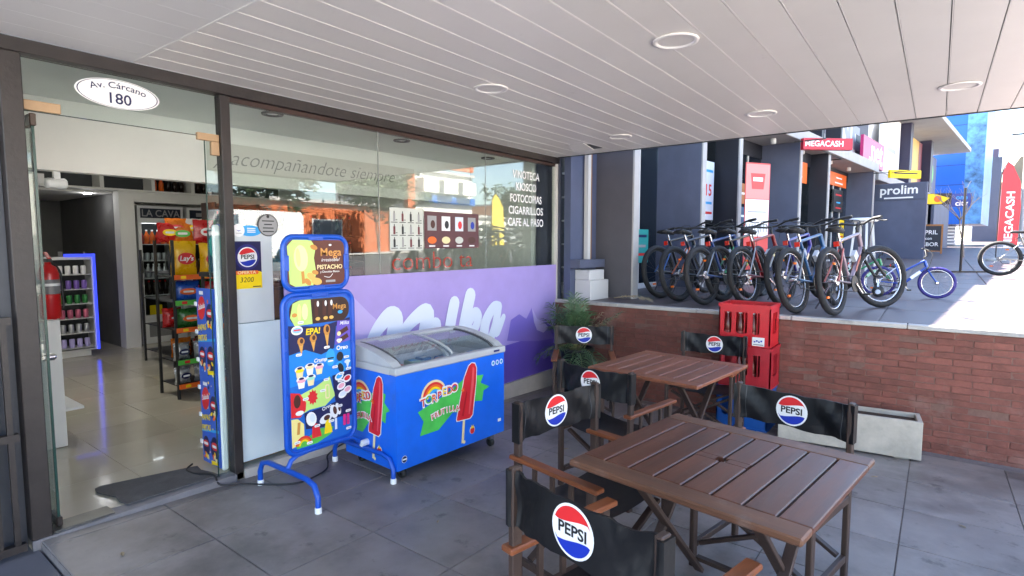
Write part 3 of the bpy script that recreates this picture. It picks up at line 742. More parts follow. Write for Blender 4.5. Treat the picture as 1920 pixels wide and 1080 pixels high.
mb.text('Oreo', f, .165, .925, .042, WHITE, 5, .03); mb.text('Crump', f, -.01, .865, .035, WHITE, 5, .03, .2)
for k, (cx, cz, c) in enumerate(((-.165, .815, YEL), (-.09, .825, CREAM), (-.02, .815, PINKP), (-.155, .745, PINKP), (-.085, .75, mat('mint_print', '#a6dcc4', .45)))):
    mb.decal([(cx - .03, cz + .012), (cx + .03, cz + .012), (cx + .02, cz - .045), (cx - .02, cz - .045)], f, 4, WHITE if k % 2 else CREAM); mb.decal(ell(cx, cz + .012, .036, .02, 16), f, 5, WHITE); mb.decal(ell(cx, cz + .004, .031, .012, 14), f, 6, c); mb.decal(ell(cx, cz + .021, .02, .008, 10), f, 7, NAVY)
mb.decal(ell(.07, .87, .037, .06, 18), f, 4, SKYB); mb.decal(rect(.045, .86, .095, .87), f, 5, BLACKP); mb.decal(rect(.05, .84, .09, .85), f, 5, WHITE)
mb.decal(ell(.145, .865, .027, .033, 16), f, 5, BLACKP); mb.decal(quad_rot(.15, .79, .045, .085, .5), f, 4, SKYB); mb.decal(ell(.15, .785, .022, .035, 14, rot=.4), f, 5, BLACKP); mb.decal(ell(.205, .82, .025, .014, 12), f, 5, PALEW); mb.decal([(.19, .815), (.22, .815), (.205, .77)], f, 6, PALEW)
mb.decal([(-.235, .60), (-.16, .66), (-.05, .69), (.06, .74), (.08, .66), (.10, .60), (.02, .545), (-.1, .545), (-.15, .53), (-.235, .55)], f, 4, LIME)
mb.decal([(-.235, .52), (-.235, .685), (-.17, .67), (-.125, .60), (-.13, .55), (-.17, .51)], f, 5, RED); mb.decal(ell(-.19, .62, .025, .045, 12), f, 6, BROWNP); mb.decal(ell(-.175, .54, .03, .016, 14), f, 6, WHITE)
mb.decal([(-.075 + (.04 if k % 2 else .028) * math.cos(R(k * 18)), .625 + (.055 if k % 2 else .038) * math.sin(R(k * 18))) for k in range(20)], f, 5, RED); mb.decal(rrect(.02, .59, .055, .69, .012, 3), f, 5, CREAM); mb.decal(rrect(.029, .60, .046, .68, .006, 3), f, 6, LIME)
mb.decal([(.08, .74), (.235, .76), (.235, .53), (.1, .56)], f, 4, NAVY)
for (cx, cz, c) in ((.135, .725, SKYB), (.2, .70, RED), (.15, .655, PINKP), (.2, .62, PINKP), (.16, .595, PALEW)): mb.decal(ell(cx, cz, .036, .026, 16, rot=.3), f, 5, WHITE); mb.decal(ell(cx, cz + .003, .026, .016, 14, rot=.3), f, 6, c)
mb.decal([(-.14, .53), (.02, .54), (.235, .58), (.235, .43), (.12, .44), (0, .40), (-.13, .42)], f, 3, NAVY); mb.text('Oreo', f, .03, .532, .034, WHITE, 5, .02, rot=.25)
for (cx, cz, a, b) in ((-.09, .48, .038, .05), (.02, .455, .05, .03), (.085, .49, .03, .05), (.12, .50, .02, .045)): mb.decal(ell(cx, cz, a, b, 16, rot=.3), f, 5, WHITE); mb.decal(ell(cx + .008, cz + .006, a * .5, b * .6, 12, rot=.2), f, 6, BROWNP if cx > 0 else PALEW)
mb.decal([(-.235, .32), (-.235, .51), (-.19, .505), (-.145, .46), (-.145, .38), (-.18, .33)], f, 5, mat('pale_yellow_print', '#efe08c', .45)); mb.decal(quad_rot(-.185, .44, .02, .08, -.1), f, 6, mat('caramel_print', '#c98a3c'))
mb.decal([(-.20, .305), (-.05, .305), (.06, .34), (.08, .385), (-.02, .40), (-.13, .36), (-.21, .35)], f, 4, GRN)
mb.decal([(-.09, .345), (-.015, .345), (-.035, .43), (-.06, .445), (-.085, .42)], f, 5, RED); mb.decal([(.005, .35), (.07, .35), (.055, .43), (.035, .455), (.015, .425)], f, 5, YEL); mb.decal(rect(.09, .36, .108, .44), f, 5, PALEW)
for cx in (.17, .2): mb.decal(rrect(cx - .012, .37, cx + .012, .45, .008, 3), f, 5, mat('magenta_print', '#d3267c', .45))
for k, c in enumerate((RED, ORG, YEL)):
    stroke(mb, [((-.15) + (.055 - k * .012) * math.cos(R(170 - t * 15)), .32 + (.055 - k * .012) * math.sin(R(170 - t * 15))) for t in range(11)], .012, f, 6, c, 2)
for (cx, cz) in ((-.15, 1.135), (-.17, .925), (.04, .945), (.03, .725), (.1, .80), (.15, .745), (.21, .77), (.195, .855), (-.13, .625), (.0, .655), (.14, .695), (.13, .52), (-.05, .425), (.2, .47), (.06, .43), (-.11, .325), (-.2, .35), (.2, .345), (.14, .98)):
    mb.decal(rrect(cx - .022, cz - .009, cx + .022, cz + .009, .008, 3), f, 8, WHITE); mb.decal(rect(cx - .014, cz - .002, cx + .014, cz + .002), f, 9, GREYP)
mb.build('lower_poster', sb)
for (x, z, w, h) in ((-.255, .62, .025, .10), (-.255, 1.0, .025, .10), (.255, .62, .025, .10), (.255, 1.0, .025, .10), (0, .275, .12, .03), (0, 1.305, .12, .03), (-.235, 1.52, .035, .10), (.21, 1.52, .03, .10), (-.02, 1.355, .11, .03), (-.02, 1.68, .11, .03)):
    mb = MB(); mb.box((x, -.010, z), (w, .016, h), BLT, None, .004); mb.build('clip', sb)
# legs: one bent stand each side
for k, x in enumerate((-.27, .325)):
    gz = ground_z(2.19 + x)
    mb = MB(); mb.tube([(x, -.335, gz + .03), (x, -.335, gz + .10), (x, -.30, gz + .165), (x, -.22, gz + .185), (x, 0, gz + .185), (x, .22, gz + .185), (x, .30, gz + .165), (x, .335, gz + .10), (x, .335, gz + .03)], .0175, BLT, 10)
    mb.build('stand', sb)
    for yy in (-.335, .335):
        mb = MB(); mb.lathe([(.021, 0), (.021, .035), (.0185, .038)], (x, yy, gz), PWHT, 14); mb.build('foot_cap', sb)
    mb = MB(); sx = -.12 if k == 0 else .15
    mb.tube([(x, .0, gz + .185), (x + (.03 if k == 0 else -.02), 0, gz + .24), ((x + sx) / 2, 0, .262), (sx, 0, .268)], .016, BLT, 10); mb.build('bracket', sb)
mb = MB(); mb.lathe([(.024, 0), (.024, .07), (.015, .085)], (.30, -.02, .20), PWHT, 12, 'X'); mb.build('end_cap', sb)
# ================================================================== ICE CREAM FREEZER
FRB = stain(mat('freezer_blue', '#1266de', .30, var=.14, scale=3, coat=.15), 7, .62, .75, .35, col=(.05, .12, .35))
FRG = mat('freezer_grey', (.46, .48, .50), .35, var=.05, scale=6)
LINER = mat('freezer_liner', (.70, .72, .74), .4)
LIDG = glass_mat('lid_glass', (.90, .93, .95), .06)
fz = thing('ice_cream_freezer', 'blue chest freezer with curved glass lid and red ice lolly print', 'freezer', (3.11, 3.20, 0), R(-3))
W2, D2 = .565, .31
mb = MB()
for lo, hi in (((-W2, -D2, .06), (W2, -D2 + .05, .735)), ((-W2, D2 - .05, .06), (W2, D2, .735)), ((-W2, -D2 + .0501, .06), (-W2 + .05, D2 - .0501, .735)), ((W2 - .05, -D2 + .0501, .06), (W2, D2 - .0501, .735)), ((-W2 + .0501, -D2 + .0501, .06), (W2 - .0501, D2 - .0501, .12))): mb.bb(lo, hi, FRB)
mb.build('body', fz)
mb = MB(); t = .004
for lo, hi in (((-W2 + .051, -D2 + .051, .16), (W2 - .051, -D2 + .056, .74)), ((-W2 + .051, D2 - .056, .16), (W2 - .051, D2 - .051, .74)), ((-W2 + .051, -D2 + .057, .16), (-W2 + .056, D2 - .057, .74)), ((W2 - .056, -D2 + .057, .16), (W2 - .051, D2 - .057, .74)), ((-W2 + .057, -D2 + .057, .16), (W2 - .057, D2 - .057, .17))): mb.bb(lo, hi, LINER)
mb.build('liner', fz)
mb = MB(); e = .012
mb.bb((-W2 - e, -D2 - e, .737), (W2 + e, -D2 + .055, .790), FRG, .008); mb.bb((-W2 - e, D2 - .05, .737), (W2 + e, D2 + e, .80), FRG, .008)
mb.bb((-W2 - e, -D2 + .056, .737), (-W2 + .06, D2 - .051, .790), FRG, .004); mb.bb((W2 - .06, -D2 + .056, .737), (W2 + e, D2 - .051, .790), FRG, .004)
mb.build('lid_frame', fz)
arc = [(-D2 + .02, .792), (-.24, .824), (-.15, .854), (-.05, .878), (.05, .895), (.15, .905), (.24, .907), (D2 - .02, .900), (D2, .875), (D2, .792)]
for x0, x1 in ((-W2 - .006, -W2 + .07), (W2 - .07, W2 + .006)):
    mb = MB(); f = Frame((x0, 0, 0), (0, 1, 0), (0, 0, 1)); mb.prism(arc, f, 0, x1 - x0, FRG); mb.build('lid_end', fz)
mb = MB(); mb.bb((-W2 + .0705, .205, .878), (W2 - .0705, D2 - .004, .908), FRG, .006); mb.bb((-W2 + .0705, D2 - .03, .80), (W2 - .0705, D2 - .004, .877), FRG); mb.build('rear_rail', fz)
A2 = [(-D2 + .055, .800), (-.20, .833), (-.12, .859), (-.03, .879), (.06, .892), (.14, .899), (.204, .900)]
def arc_strip(mb, x0, x1, dz, th, m):
    V = []
    for (y, z) in A2: V += [(x0, y, z + dz), (x1, y, z + dz), (x0, y, z + dz - th), (x1, y, z + dz - th)]
    n = len(A2); F = []
    for i in range(n - 1):
        a, b = 4 * i, 4 * i + 4; F += [[a, a + 1, b + 1, b], [a + 2, b + 2, b + 3, a + 3], [a, b, b + 2, a + 2], [a + 1, a + 3, b + 3, b + 1]]
    F += [[0, 2, 3, 1], [4 * n - 4, 4 * n - 3, 4 * n - 1, 4 * n - 2]]
    mb.add(V, F, m, False)
DG = mat('dark_gasket', (.09, .09, .10), .5)
mb = MB(); arc_strip(mb, -W2 + .075, .03, .004, .005, LIDG); g1 = mb.build('glass_lid', fz)
mb = MB(); arc_strip(mb, -.03, W2 - .075, -.010, .005, LIDG); g2 = mb.build('glass_lid', fz)
for x0, x1, dz, gp in ((-W2 + .072, -W2 + .086, .008, g1), (.012, .032, .010, g1), (-.032, -.014, -.006, g2), (W2 - .09, W2 - .073, -.004, g2)):
    mb = MB(); arc_strip(mb, x0, x1, dz, .016, DG if x0 > .02 or x0 < -.3 else FRG); mb.build('lid_rail', gp)
mb = MB()
for i in range(6): mb.bb((-.40 + i * .028, .25, .9085), (-.386 + i * .028, .265, .910), GREYP)
mb.bb((W2 - .14, -D2 - e - .001, .757), (W2 - .07, -D2 - e, .772), mat('navy_badge', '#1c2a6a', .4)); mb.build('badge', fz)
# packs inside the freezer
cols = [mat('pack_cream', '#c9c2a8', .5), mat('pack_brown', '#57372b', .5), mat('pack_pink', '#c79a98', .5), mat('pack_mint', '#a9c4bd', .5), mat('pack_white', '#c9ccd0', .5), mat('pack_blue', '#5f8fc0', .5)]
fmx = Matrix.Rotation(R(-3), 4, 'Z'); fmx.translation = Vector((3.11, 3.20, 0))
for i in range(9):
    for j in range(4):
        p = fmx @ Vector((-.43 + i * .106 + rnd.uniform(-.012, .012), -.18 + j * .12, 0)); zt = .56 + rnd.uniform(0, .09)
        mb = MB(); mb.box((0, 0, zt / 2 - .085), (.094, .105, zt - .17), cols[(i // 3 + j + (rnd.random() < .4)) % 6], None, .006)
        mb.bb((-.035, -.03, zt - .1698), (.03, .02, zt - .1690), rnd.choice((WHITE, RED, SKYB, CREAM)))
        tag(mb.build('ice_cream_pack', loc=(p.x, p.y, .17 + .0855 - .0), rot=(0, 0, R(-3))), 'ice cream pack lying inside the glass lidded chest freezer', 'ice cream', 'packs inside the freezer')
# print on front and left side
def freezer_art(fr, w, full):
    mb = MB(); cx = w
    GB = mat('brush_green_print', '#4fc253', .35, var=.2, scale=7)
    mb.decal([(.24 * w, .20), (.28 * w, .30), (.22 * w, .38), (.52 * w, .45), (.80 * w, .55), (1.02 * w, .53), (.98 * w, .47), (1.10 * w, .42), (1.02 * w, .40), (1.0 * w, .32), (.86 * w, .34), (.78 * w, .27), (.62 * w, .30), (.45 * w, .20)], fr, 1, GB)
    RD, RL, RDK = mat('lolly_red', '#d3232e', .35), mat('lolly_light', '#e8545a', .35), mat('lolly_dark', '#b2161f', .35)
    x = .82 * w; g_ = 1.0 if full else .8
    sc = lambda q: [(x + a_ * 1.35 * g_, b_) for a_, b_ in q]
    mb.decal(quad_rot(x - .062 * g_, .13, .026, .20, -.10), fr, 2, CREAM); mb.decal(ell(x - .053 * g_, .035, .013, .013, 10), fr, 2, CREAM)
    mb.decal(sc([(-.105, .235), (-.10, .215), (.01, .205), (.035, .23), (.065, .48), (.07, .60), (.055, .645), (.025, .655), (-.005, .635), (-.04, .55)]), fr, 3, WHITE)
    mb.decal(sc([(-.099, .237), (-.095, .221), (.007, .212), (.029, .235), (.059, .48), (.064, .60), (.05, .638), (.025, .648), (.0, .630), (-.035, .548)]), fr, 4, RD)
    mb.decal(sc([(-.005, .25), (.005, .245), (.04, .48), (.045, .6), (.032, .62), (.02, .5)]), fr, 5, RL); mb.decal(sc([(-.06, .25), (-.045, .245), (-.015, .42), (-.022, .44)]), fr, 5, RDK)
    for k, c in enumerate((CREAM, RED, ORG, YEL, SKYB)):
        r = .118 - k * .017
        stroke(mb, [((.40 if full else .42) * w + r * math.cos(R(175 - t * 14)), .46 + r * .95 * .0 + r * 1.0 * math.sin(R(175 - t * 14))) for t in range(11)], .020, fr, 3 + k, c, 2)
    for k, ch in enumerate('TORPEDO'):
        a = (.27 + .060 * k) * w
        zz = .438 + .009 * k + .006 * math.sin(k * 2)
        mb.text(ch, fr, a, zz, .100, WHITE, 9, .05, rot=.12 - .04 * k); mb.text(ch, fr, a, zz, .080, (RED, GRN, ORG, RED, YEL, ORG, RED)[k], 10, .015, rot=.12 - .04 * k)
    for k, ch in enumerate('FRUTILLA'):
        a = (.37 + .042 * k) * w; zz = .315 + .010 * k - .0012 * k * k
        mb.text(ch, fr, a, zz, .066, WHITE, 9, .055, rot=.2 - .02 * k); mb.text(ch, fr, a, zz, .053, RED, 10, .01, rot=.2 - .02 * k)
    mb.decal([(.735 * w + (.022 if k % 2 else .01) * math.cos(R(k * 36)), .455 + (.022 if k % 2 else .01) * math.sin(R(k * 36))) for k in range(10)], fr, 9, ORG)
    mb.decal(ell(.86 * w, .11, .03, .032, 20), fr, 3, WHITE); mb.decal(ell(.86 * w, .107, .025, .027, 18), fr, 4, RED); mb.decal([(.84 * w, .125), (.85 * w, .155), (.86 * w, .135), (.87 * w, .155), (.88 * w, .125)], fr, 5, YEL)
    return mb
fr = Frame((-W2, -D2 - .001, .06), (1, 0, 0), (0, 0, 1)); mb = freezer_art(fr, .86, True)
for k in range(3): mb.decal(ell(.99 + k * .05, .605, .02, .022, 16), fr, 2, PALEW); mb.decal(ell(.99 + k * .05, .605, .012, .013, 12), fr, 3, mat('teal_icon_print', '#1d86b8', .4))
mb.decal(rect(1.045, .10, 1.085, .125), fr, 2, WHITE); mb.decal(ell(.06, .075, .024, .026, 18), fr, 2, WHITE); mb.decal(ell(.06, .075, .021, .023, 18), fr, 3, NAVY); mb.decal(rect(.042, .07, .078, .08), fr, 4, WHITE)
mb.build('front_print', fz)
fr = Frame((-W2 - .001, D2, .06), (0, -1, 0), (0, 0, 1)); freezer_art(fr, .50, False).build('side_print', fz)
for x in (-.47, .47):
    for y in (-.24, .24):
        pw = fmx @ Vector((x, y, 0)); gz = ground_z(pw.x)
        mb = MB(); mb.lathe([(.012, -.014), (.035, -.014), (.035, .014), (.012, .014)], (x, y, gz + .036), RUBBER, 14, 'X'); mb.bb((x - .022, y - .02, gz + .06), (x + .022, y + .02, .059), CHROME); mb.build('castor', fz)
# power cable
cp = [(1.73, 4.20, .063), (1.66, 4.12, .066), (1.66, 4.0, .07), (1.72, 3.86, .075), (1.72, 3.76, .03), (1.84, 3.69, .014), (1.98, 3.50, .010), (2.10, 3.42, .006), (2.24, 3.44, .002), (2.36, 3.50, -.004), (2.44, 3.60, -.006), (2.50, 3.68, .02), (2.60, 3.62, .09), (2.66, 3.50, .14)]
def smooth(pts, sub=6):
    P = [Vector(p) for p in pts]; out = []
    for i in range(len(P) - 1):
        p0, p1, p2, p3 = P[max(i - 1, 0)], P[i], P[i + 1], P[min(i + 2, len(P) - 1)]
        for j in range(sub):
            t = j / sub; out.append(.5 * (2 * p1 + (p2 - p0) * t + (2 * p0 - 5 * p1 + 4 * p2 - p3) * t * t + (3 * p1 - p0 - 3 * p2 + p3) * t ** 3))
    return out + [P[-1]]
mb = MB(); mb.tube(smooth(cp), .0065, RUBBER, 7)
tag(mb.build('power_cable'), 'black power cable looping over the floor from the freezer into the doorway', 'cable')

# ================================================================== FOLDING CHAIRS
CHW = mat('dark_chair_wood', '#3b2c26', .5, var=.25, scale=10, bump=.1, bscale=50, stretch=(1, 1, .2))
ARMW = mat('worn_arm_wood', '#7a4426', .45, var=.28, scale=9, bump=.08, bscale=40, stretch=(.25, 2, 2))
CANV = mat('black_canvas', (.0045, .0045, .006), .5, var=.3, scale=5, bump=.35, bscale=7, spec=.4)
def chair(label, mid, face):
    """canvas director's chair: local +x is the way it faces; mid = middle of its backrest"""
    a = R(face); cx, cy = mid[0] + .235 * math.cos(a), mid[1] + .235 * math.sin(a)
    gz = ground_z(cx)
    t = thing('folding_chair', label, 'chair', (cx, cy, gz), a, 'canvas chairs round the patio tables')
    for s in (-1, 1):
        y = .285 * s
        mb = MB(); mb.bar((-.235, y, .0), (-.235, y, .905), .026, .042, CHW, (1, 0, 0), .004); mb.build('rear_post', t)
        mb = MB(); mb.bar((.225, y, .0), (.225, y, .615), .026, .042, CHW, (1, 0, 0), .004); mb.build('front_post', t)
        mb = MB(); mb.bb((-.275, y - .028, .617), (.275, y + .028, .639), ARMW, .005); mb.build('armrest', t)
        mb = MB(); mb.bb((-.213, y - .014, .405), (.203, y + .014, .445), CHW, .003); mb.build('seat_rail', t)
        mb = MB(); mb.bb((-.213, y - .012, .10), (.203, y + .012, .135), CHW, .003); mb.build('stretcher', t)
        for x in (-.12, -.005, .11):
            mb = MB(); mb.bb((x - .011, y - .007, .4455), (x + .011, y + .007, .6165), CHW); mb.build('spindle', t)
        for x in (-.19, .18):
            mb = MB(); xx = x + .013 * s; mb.bar((xx, -.262 * s, .125), (xx, .262 * s, .40), .020, .034, CHW, (1, 0, 0), .003); mb.build('cross_leg', t)
        for z in (.73, .87):
            mb = MB(); mb.lathe([(.0001, .004), (.006, .003), (.007, 0)], (-.235 + 0, y + .0135 * s, z), CHROME, 8, 'Y', Matrix.Scale(s, 3, (0, 1, 0)) if s < 0 else None); mb.build('screw', t)
    # seat canvas with sag
    mb = MB(); V = []; nx, ny = 5, 9
    for i in range(nx):
        for j in range(ny):
            u = j / (ny - 1) * 2 - 1; V.append((-.20 + .39 * i / (nx - 1), .27 * u, .449 - .028 * (1 - u * u)))
    n0 = len(V); V2 = [(x, y, z - .004) for x, y, z in V]
    F = [[i * ny + j, (i + 1) * ny + j, (i + 1) * ny + j + 1, i * ny + j + 1] for i in range(nx - 1) for j in range(ny - 1)]
    mb.add(V, F, CANV, True); mb.add(V2, [f_[::-1] for f_ in F], CANV, True); mb.build('seat', t)
    # back canvas: sleeve round the posts, slightly slack
    sl = rnd.uniform(.6, 1.3)
    def bx(u, z):
        w = max(0, abs(u) - .32) / .68; q = 1 - w * w
        return -.215 - .034 * sl * q + (.010 * math.sin(9 * u + z * 34 + sl * 5) + .004 * math.sin(31 * u - z * 40)) * math.sin(math.pi * w) ** .8
    mb = MB(); ny, nz = 33, 7; Vf = []; Vb = []
    for k in range(nz):
        z = .705 + .192 * k / (nz - 1)
        for j in range(ny):
            u = j / (ny - 1) * 2 - 1; x = bx(u, z); d = .022 if abs(u) > .9 else .0035
            zz = z - ((.010 * sl * (1 - u * u) + .003 * math.sin(13 * u + sl * 9) * (1 - u * u)) if k == nz - 1 else 0) + ((.005 * math.sin(8 * u + sl * 7) * (1 - u * u)) if k == 0 else 0); Vf.append((x + .002 + (.004 if abs(u) > .9 else 0), .305 * u, zz)); Vb.append((x - d * 2, .305 * u, zz))
    F = [[k * ny + j, k * ny + j + 1, (k + 1) * ny + j + 1, (k + 1) * ny + j] for k in range(nz - 1) for j in range(ny - 1)]
    mb.add(Vf, F, CANV, True); mb.add(Vb, [f_[::-1] for f_ in F], CANV, True)
    E = [j for j in range(ny)] + [k * ny + ny - 1 for k in range(1, nz)] + [(nz - 1) * ny + j for j in range(ny - 2, -1, -1)] + [k * ny for k in range(nz - 2, 0, -1)]
    nE = len(E); A = [Vf[i] for i in E] + [Vb[i] for i in E]
    mb.add(A, [[i, (i + 1) % nE, nE + (i + 1) % nE, nE + i][::-1] for i in range(nE)], CANV); bk = mb.build('backrest', t)
    for front in (True, False):
        mb = MB(); f = Frame((0, 0, .80), (0, 1 if front else -1, 0), (0, 0, 1)); pepsi(mb, f, rnd.uniform(-.008, .008), rnd.uniform(-.004, .004), .082 * rnd.uniform(.96, 1.02), 1)
        out = []
        for v in mb.v:   # lay the print on the slack canvas
            u = v[1] / .305; x = bx(u, v[2]); k = abs(v[0])
            out.append((x + .0025 + k, v[1], v[2]) if front else (x - .0075 - k, v[1], v[2]))
        mb.v = out; mb.build('logo', bk)
    for s in (-1, 1):
        mb = MB(); u = .80 * s; N_ = 6
        V = [(bx(u + d_, .705 + .19 * k / N_) + .0032, .305 * (u + d_), .707 + .186 * k / N_) for k in range(N_ + 1) for d_ in (-.006, .006)]
        mb.add(V, [[2 * k, 2 * k + 1, 2 * k + 3, 2 * k + 2] for k in range(N_)], mat('stitch_thread', (.05, .05, .055), .7)); mb.build('seam', bk)
    return t
chair('black canvas chair facing the table with umbrella hole from the end away from the planter', (1.38, .80), -12)
chair('black canvas chair tucked under the kiosk side of the slatted table with umbrella hole', (2.405, 1.52), -101)
chair('black canvas chair tucked in between the slatted table and the concrete planter', (3.215, .58), 169)
chair('black canvas chair standing between the two tables and facing the reddish one', (3.215, 1.76), -9)
chair('black canvas chair in front of the potted palm, turned towards the far table', (5.06, 2.90), 210)
chair('black canvas chair in front of the stacked red crates', (5.40, 1.675), 182)

# ================================================================== TABLES
TBW = mat('stained_table_wood', '#5c3626', .36, var=.45, scale=4.5, bump=.12, bscale=22, stretch=(.22, 2.2, 2.2), objvar=.14)
TBE = mat('worn_table_edge', '#624230', .40, var=.40, scale=5, bump=.1, bscale=24, stretch=(2.2, .22, 2.2), objvar=.1)
TB2 = mat('faded_table_wood', '#845038', .42, var=.32, scale=4.5, bump=.1, bscale=22, stretch=(.22, 2.2, 2.2), objvar=.12)
stain(TBW, 5, .58, .75, .45, col=(.20, .15, .13)); stain(TBE, 6, .56, .72, .5, col=(.22, .17, .15)); stain(TB2, 6, .56, .74, .4, col=(.30, .22, .18))
def table(label, c, ang, hole, wood, S=.925):
    gz = ground_z(c[0]); t = thing('folding_table', label, 'table', (c[0], c[1], gz), R(ang), 'square slatted patio tables')
    H = S / 2; eb = .105; n = 8; sw = (S - 7 * .009) / n
    for s in (-1, 1):
        mb = MB(); mb.bb((s * (H - eb) if s > 0 else -H, -H, .722), (H if s > 0 else -H + eb, H, .75), TBE if wood is TBW else wood, .006); mb.build('end_board', t)
    for k in range(n):
        y0 = -H + k * (sw + .009)
        for (xa, xb) in (((-H + eb + .001, H - eb - .001),) if not (hole and k in (3, 4)) else ((-H + eb + .001, -.022), (.022, H - eb - .001))):
            mb = MB(); mb.bb((xa, y0, .724), (xb, y0 + sw, .7495), wood, .004); mb.build('slat', t)
        if hole and k in (3, 4):
            ya, yb_ = (y0, y0 + sw - .02) if k == 3 else (y0 + .02, y0 + sw)
            mb = MB(); mb.bb((-.0215, ya, .724), (.0215, yb_, .7495), wood); mb.build('slat', t)
    for s in (-1, 1):
        mb = MB(); mb.bb((-H + eb, s * .30 - .02, .685), (H - eb, s * .30 + .02, .7225), CHW); mb.build('bearer', t)
        for q in (-1, 1):
            mb = MB(); yy = s * (.30 - .03 - .022 * (q > 0)); mb.bar((q * .34, yy, .005), (-q * .30, yy, .69), .022, .045, CHW, (0, 1, 0), .003); mb.build('leg', t)
    for q in (-1, 1):
        mb = MB(); mb.bar((q * .30, -.245, .09), (q * .30, .245, .09), .03, .02, CHW, (0, 0, 1)); mb.build('crossbar', t)
table('dark slatted wooden table with an umbrella hole in the middle', (2.39, .69), -7.5, True, TBW)
table('reddish faded slatted wooden table next to the brick wall', (4.31, 1.69), -6, False, TB2)

# ================================================================== CRATES WITH BOTTLES
def crate(label, c, z, m, W=.47, D=.36, Hh=.395, group=None):
    t = thing('bottle_crate', label, 'crate', (c[0], c[1], z), 0, group)
    def wall(fr, L, wins):
        mb = MB(); mb.prism(rect(0, 0, L, .11), fr, -.012, 0, m); mb.prism(rect(0, Hh - .075, L, Hh), fr, -.012, 0, m)
        xs = [0] + [v for w_ in wins for v in w_] + [L]
        for i in range(0, len(xs), 2): mb.prism(rect(xs[i], .1101, xs[i + 1], Hh - .0751), fr, -.012, 0, m)
        for (a, b) in wins:   # rounded sill
            r = (b - a) / 2; P = [(a, .11)] + [(a + r - r * math.cos(R(180 * i / 8)), .135 - .022 * math.sin(R(180 * i / 8))) for i in range(9)] + [(b, .11)]
            mb.prism(P, fr, -.011, -.0005, m)
        mb.prism(rrect(-.003, Hh - .03, L + .003, Hh + .003, .004, 2), fr, .0, .006, m); mb.prism(rect(0, .0, L, .02), fr, 0, .004, m)
        return mb
    wl_ = [(.05, .12), (.16, .265), (.31, .375)]
    ws_ = [(.09, .27)]
    wall(Frame((-D / 2, W / 2, 0), (0, -1, 0), (0, 0, 1)), W, wl_).build('side', t); wall(Frame((D / 2, -W / 2, 0), (0, 1, 0), (0, 0, 1)), W, wl_).build('side', t)
    wall(Frame((-D / 2, -W / 2, 0), (1, 0, 0), (0, 0, 1)), D, ws_).build('end', t); wall(Frame((D / 2, W / 2, 0), (-1, 0, 0), (0, 0, 1)), D, ws_).build('end', t)
    mb = MB(); mb.bb((-D / 2 + .013, -W / 2 + .013, .004), (D / 2 - .013, W / 2 - .013, .016), m)
    for y in (-.115, 0, .115): mb.bb((-D / 2 + .013, y - .004, .017), (D / 2 - .013, y + .004, Hh - .03), m)
    for x in (-.06, .06): mb.bb((x - .004, -W / 2 + .013, .017), (x + .004, W / 2 - .013, Hh - .032), m)
    mb.build('divider', t); return t
CRED = mat('crate_red', '#c3202a', .38, var=.10, scale=8, bump=.05, bscale=50)
CRED2 = mat('faded_crate_red', '#a8202c', .45, var=.16, scale=8, bump=.05, bscale=50)
CBLU = mat('crate_blue', '#1556a8', .4, var=.12, scale=8)
cx, cy = 5.735, 1.43; gz = ground_z(5.7)
crate('blue plastic crate at the bottom of the stack by the brick wall', (cx - .01, cy + .01), gz + .002, CBLU)
crate('faded red plastic bottle crate in the middle of the stack', (cx, cy - .005), gz + .404, CRED2)
c3 = crate('bright red plastic bottle crate topmost of the stack by the brick wall', (cx + .005, cy + .012), gz + .806, CRED)
f = Frame((-.1815, .235, 0), (0, -1, 0), (0, 0, 1)); mb = MB(); mb.decal(rect(.315, .012, .425, .095), f, 5, WHITE); mb.decal(rect(.325, .02, .415, .03), f, 6, GREYP)
for k in range(4): mb.decal(rect(.33 + k * .02, .045 + .008 * (k % 2), .345 + k * .02, .058 + .01 * (k % 2)), f, 6, BLUEP)
mb.build('label', c3)
BGL = mat('bottle_plastic', (.12, .02, .015), .2, spec=.5); CAP = mat('bottle_cap', (.7, .72, .75), .4)
for zc in (gz + .404, gz + .806):
    for i, y in enumerate((-.175, -.06, .06, .175)):
        for x in (-.12, 0, .12):
            if rnd.random() < .12: continue
            mb = MB(); mb.lathe([(.02, 0), (.038, .008), (.038, .17), (.03, .22), (.016, .26), (.014, .29)], (0, 0, 0), BGL, 12); mb.lathe([(.017, .288), (.017, .312), (.012, .316)], (0, 0, 0), CAP, 12)
            mb.lathe([(.0385, .09), (.0385, .12)], (0, 0, 0), mat('bottle_band', (.25, .05, .05), .4), 12, cap=False)
            tag(mb.build('bottle', loc=(cx + x, cy + y, zc + .0175)), 'empty bottle with pale cap standing inside a red crate', 'bottle', 'bottles in the red crates')

# ================================================================== PLANTER, POTTED PALM, DRY FROND
CPL = mat('cast_concrete', (.46, .42, .36), .8, var=.25, scale=5, bump=.25, bscale=45)
pl = thing('planter', 'empty rectangular concrete planter standing along the brick wall', 'planter', (5.62, .57, ground_z(5.6)), R(6))
mb = MB(); L, D, Hh, tk = 1.06, .30, .335, .035
for lo, hi in (((-D / 2, -L / 2, .02), (-D / 2 + tk, L / 2, Hh)), ((D / 2 - tk, -L / 2, .02), (D / 2, L / 2, Hh)), ((-D / 2 + tk + .0003, -L / 2, .02), (D / 2 - tk - .0003, -L / 2 + tk, Hh - .0006)), ((-D / 2 + tk + .0003, L / 2 - tk, .02), (D / 2 - tk - .0003, L / 2, Hh - .0006)), ((-D / 2 + .002, -L / 2 + .002, .021), (D / 2 - .002, L / 2 - .002, .06))): mb.bb(lo, hi, CPL, .004)
mb.build('trough', pl)
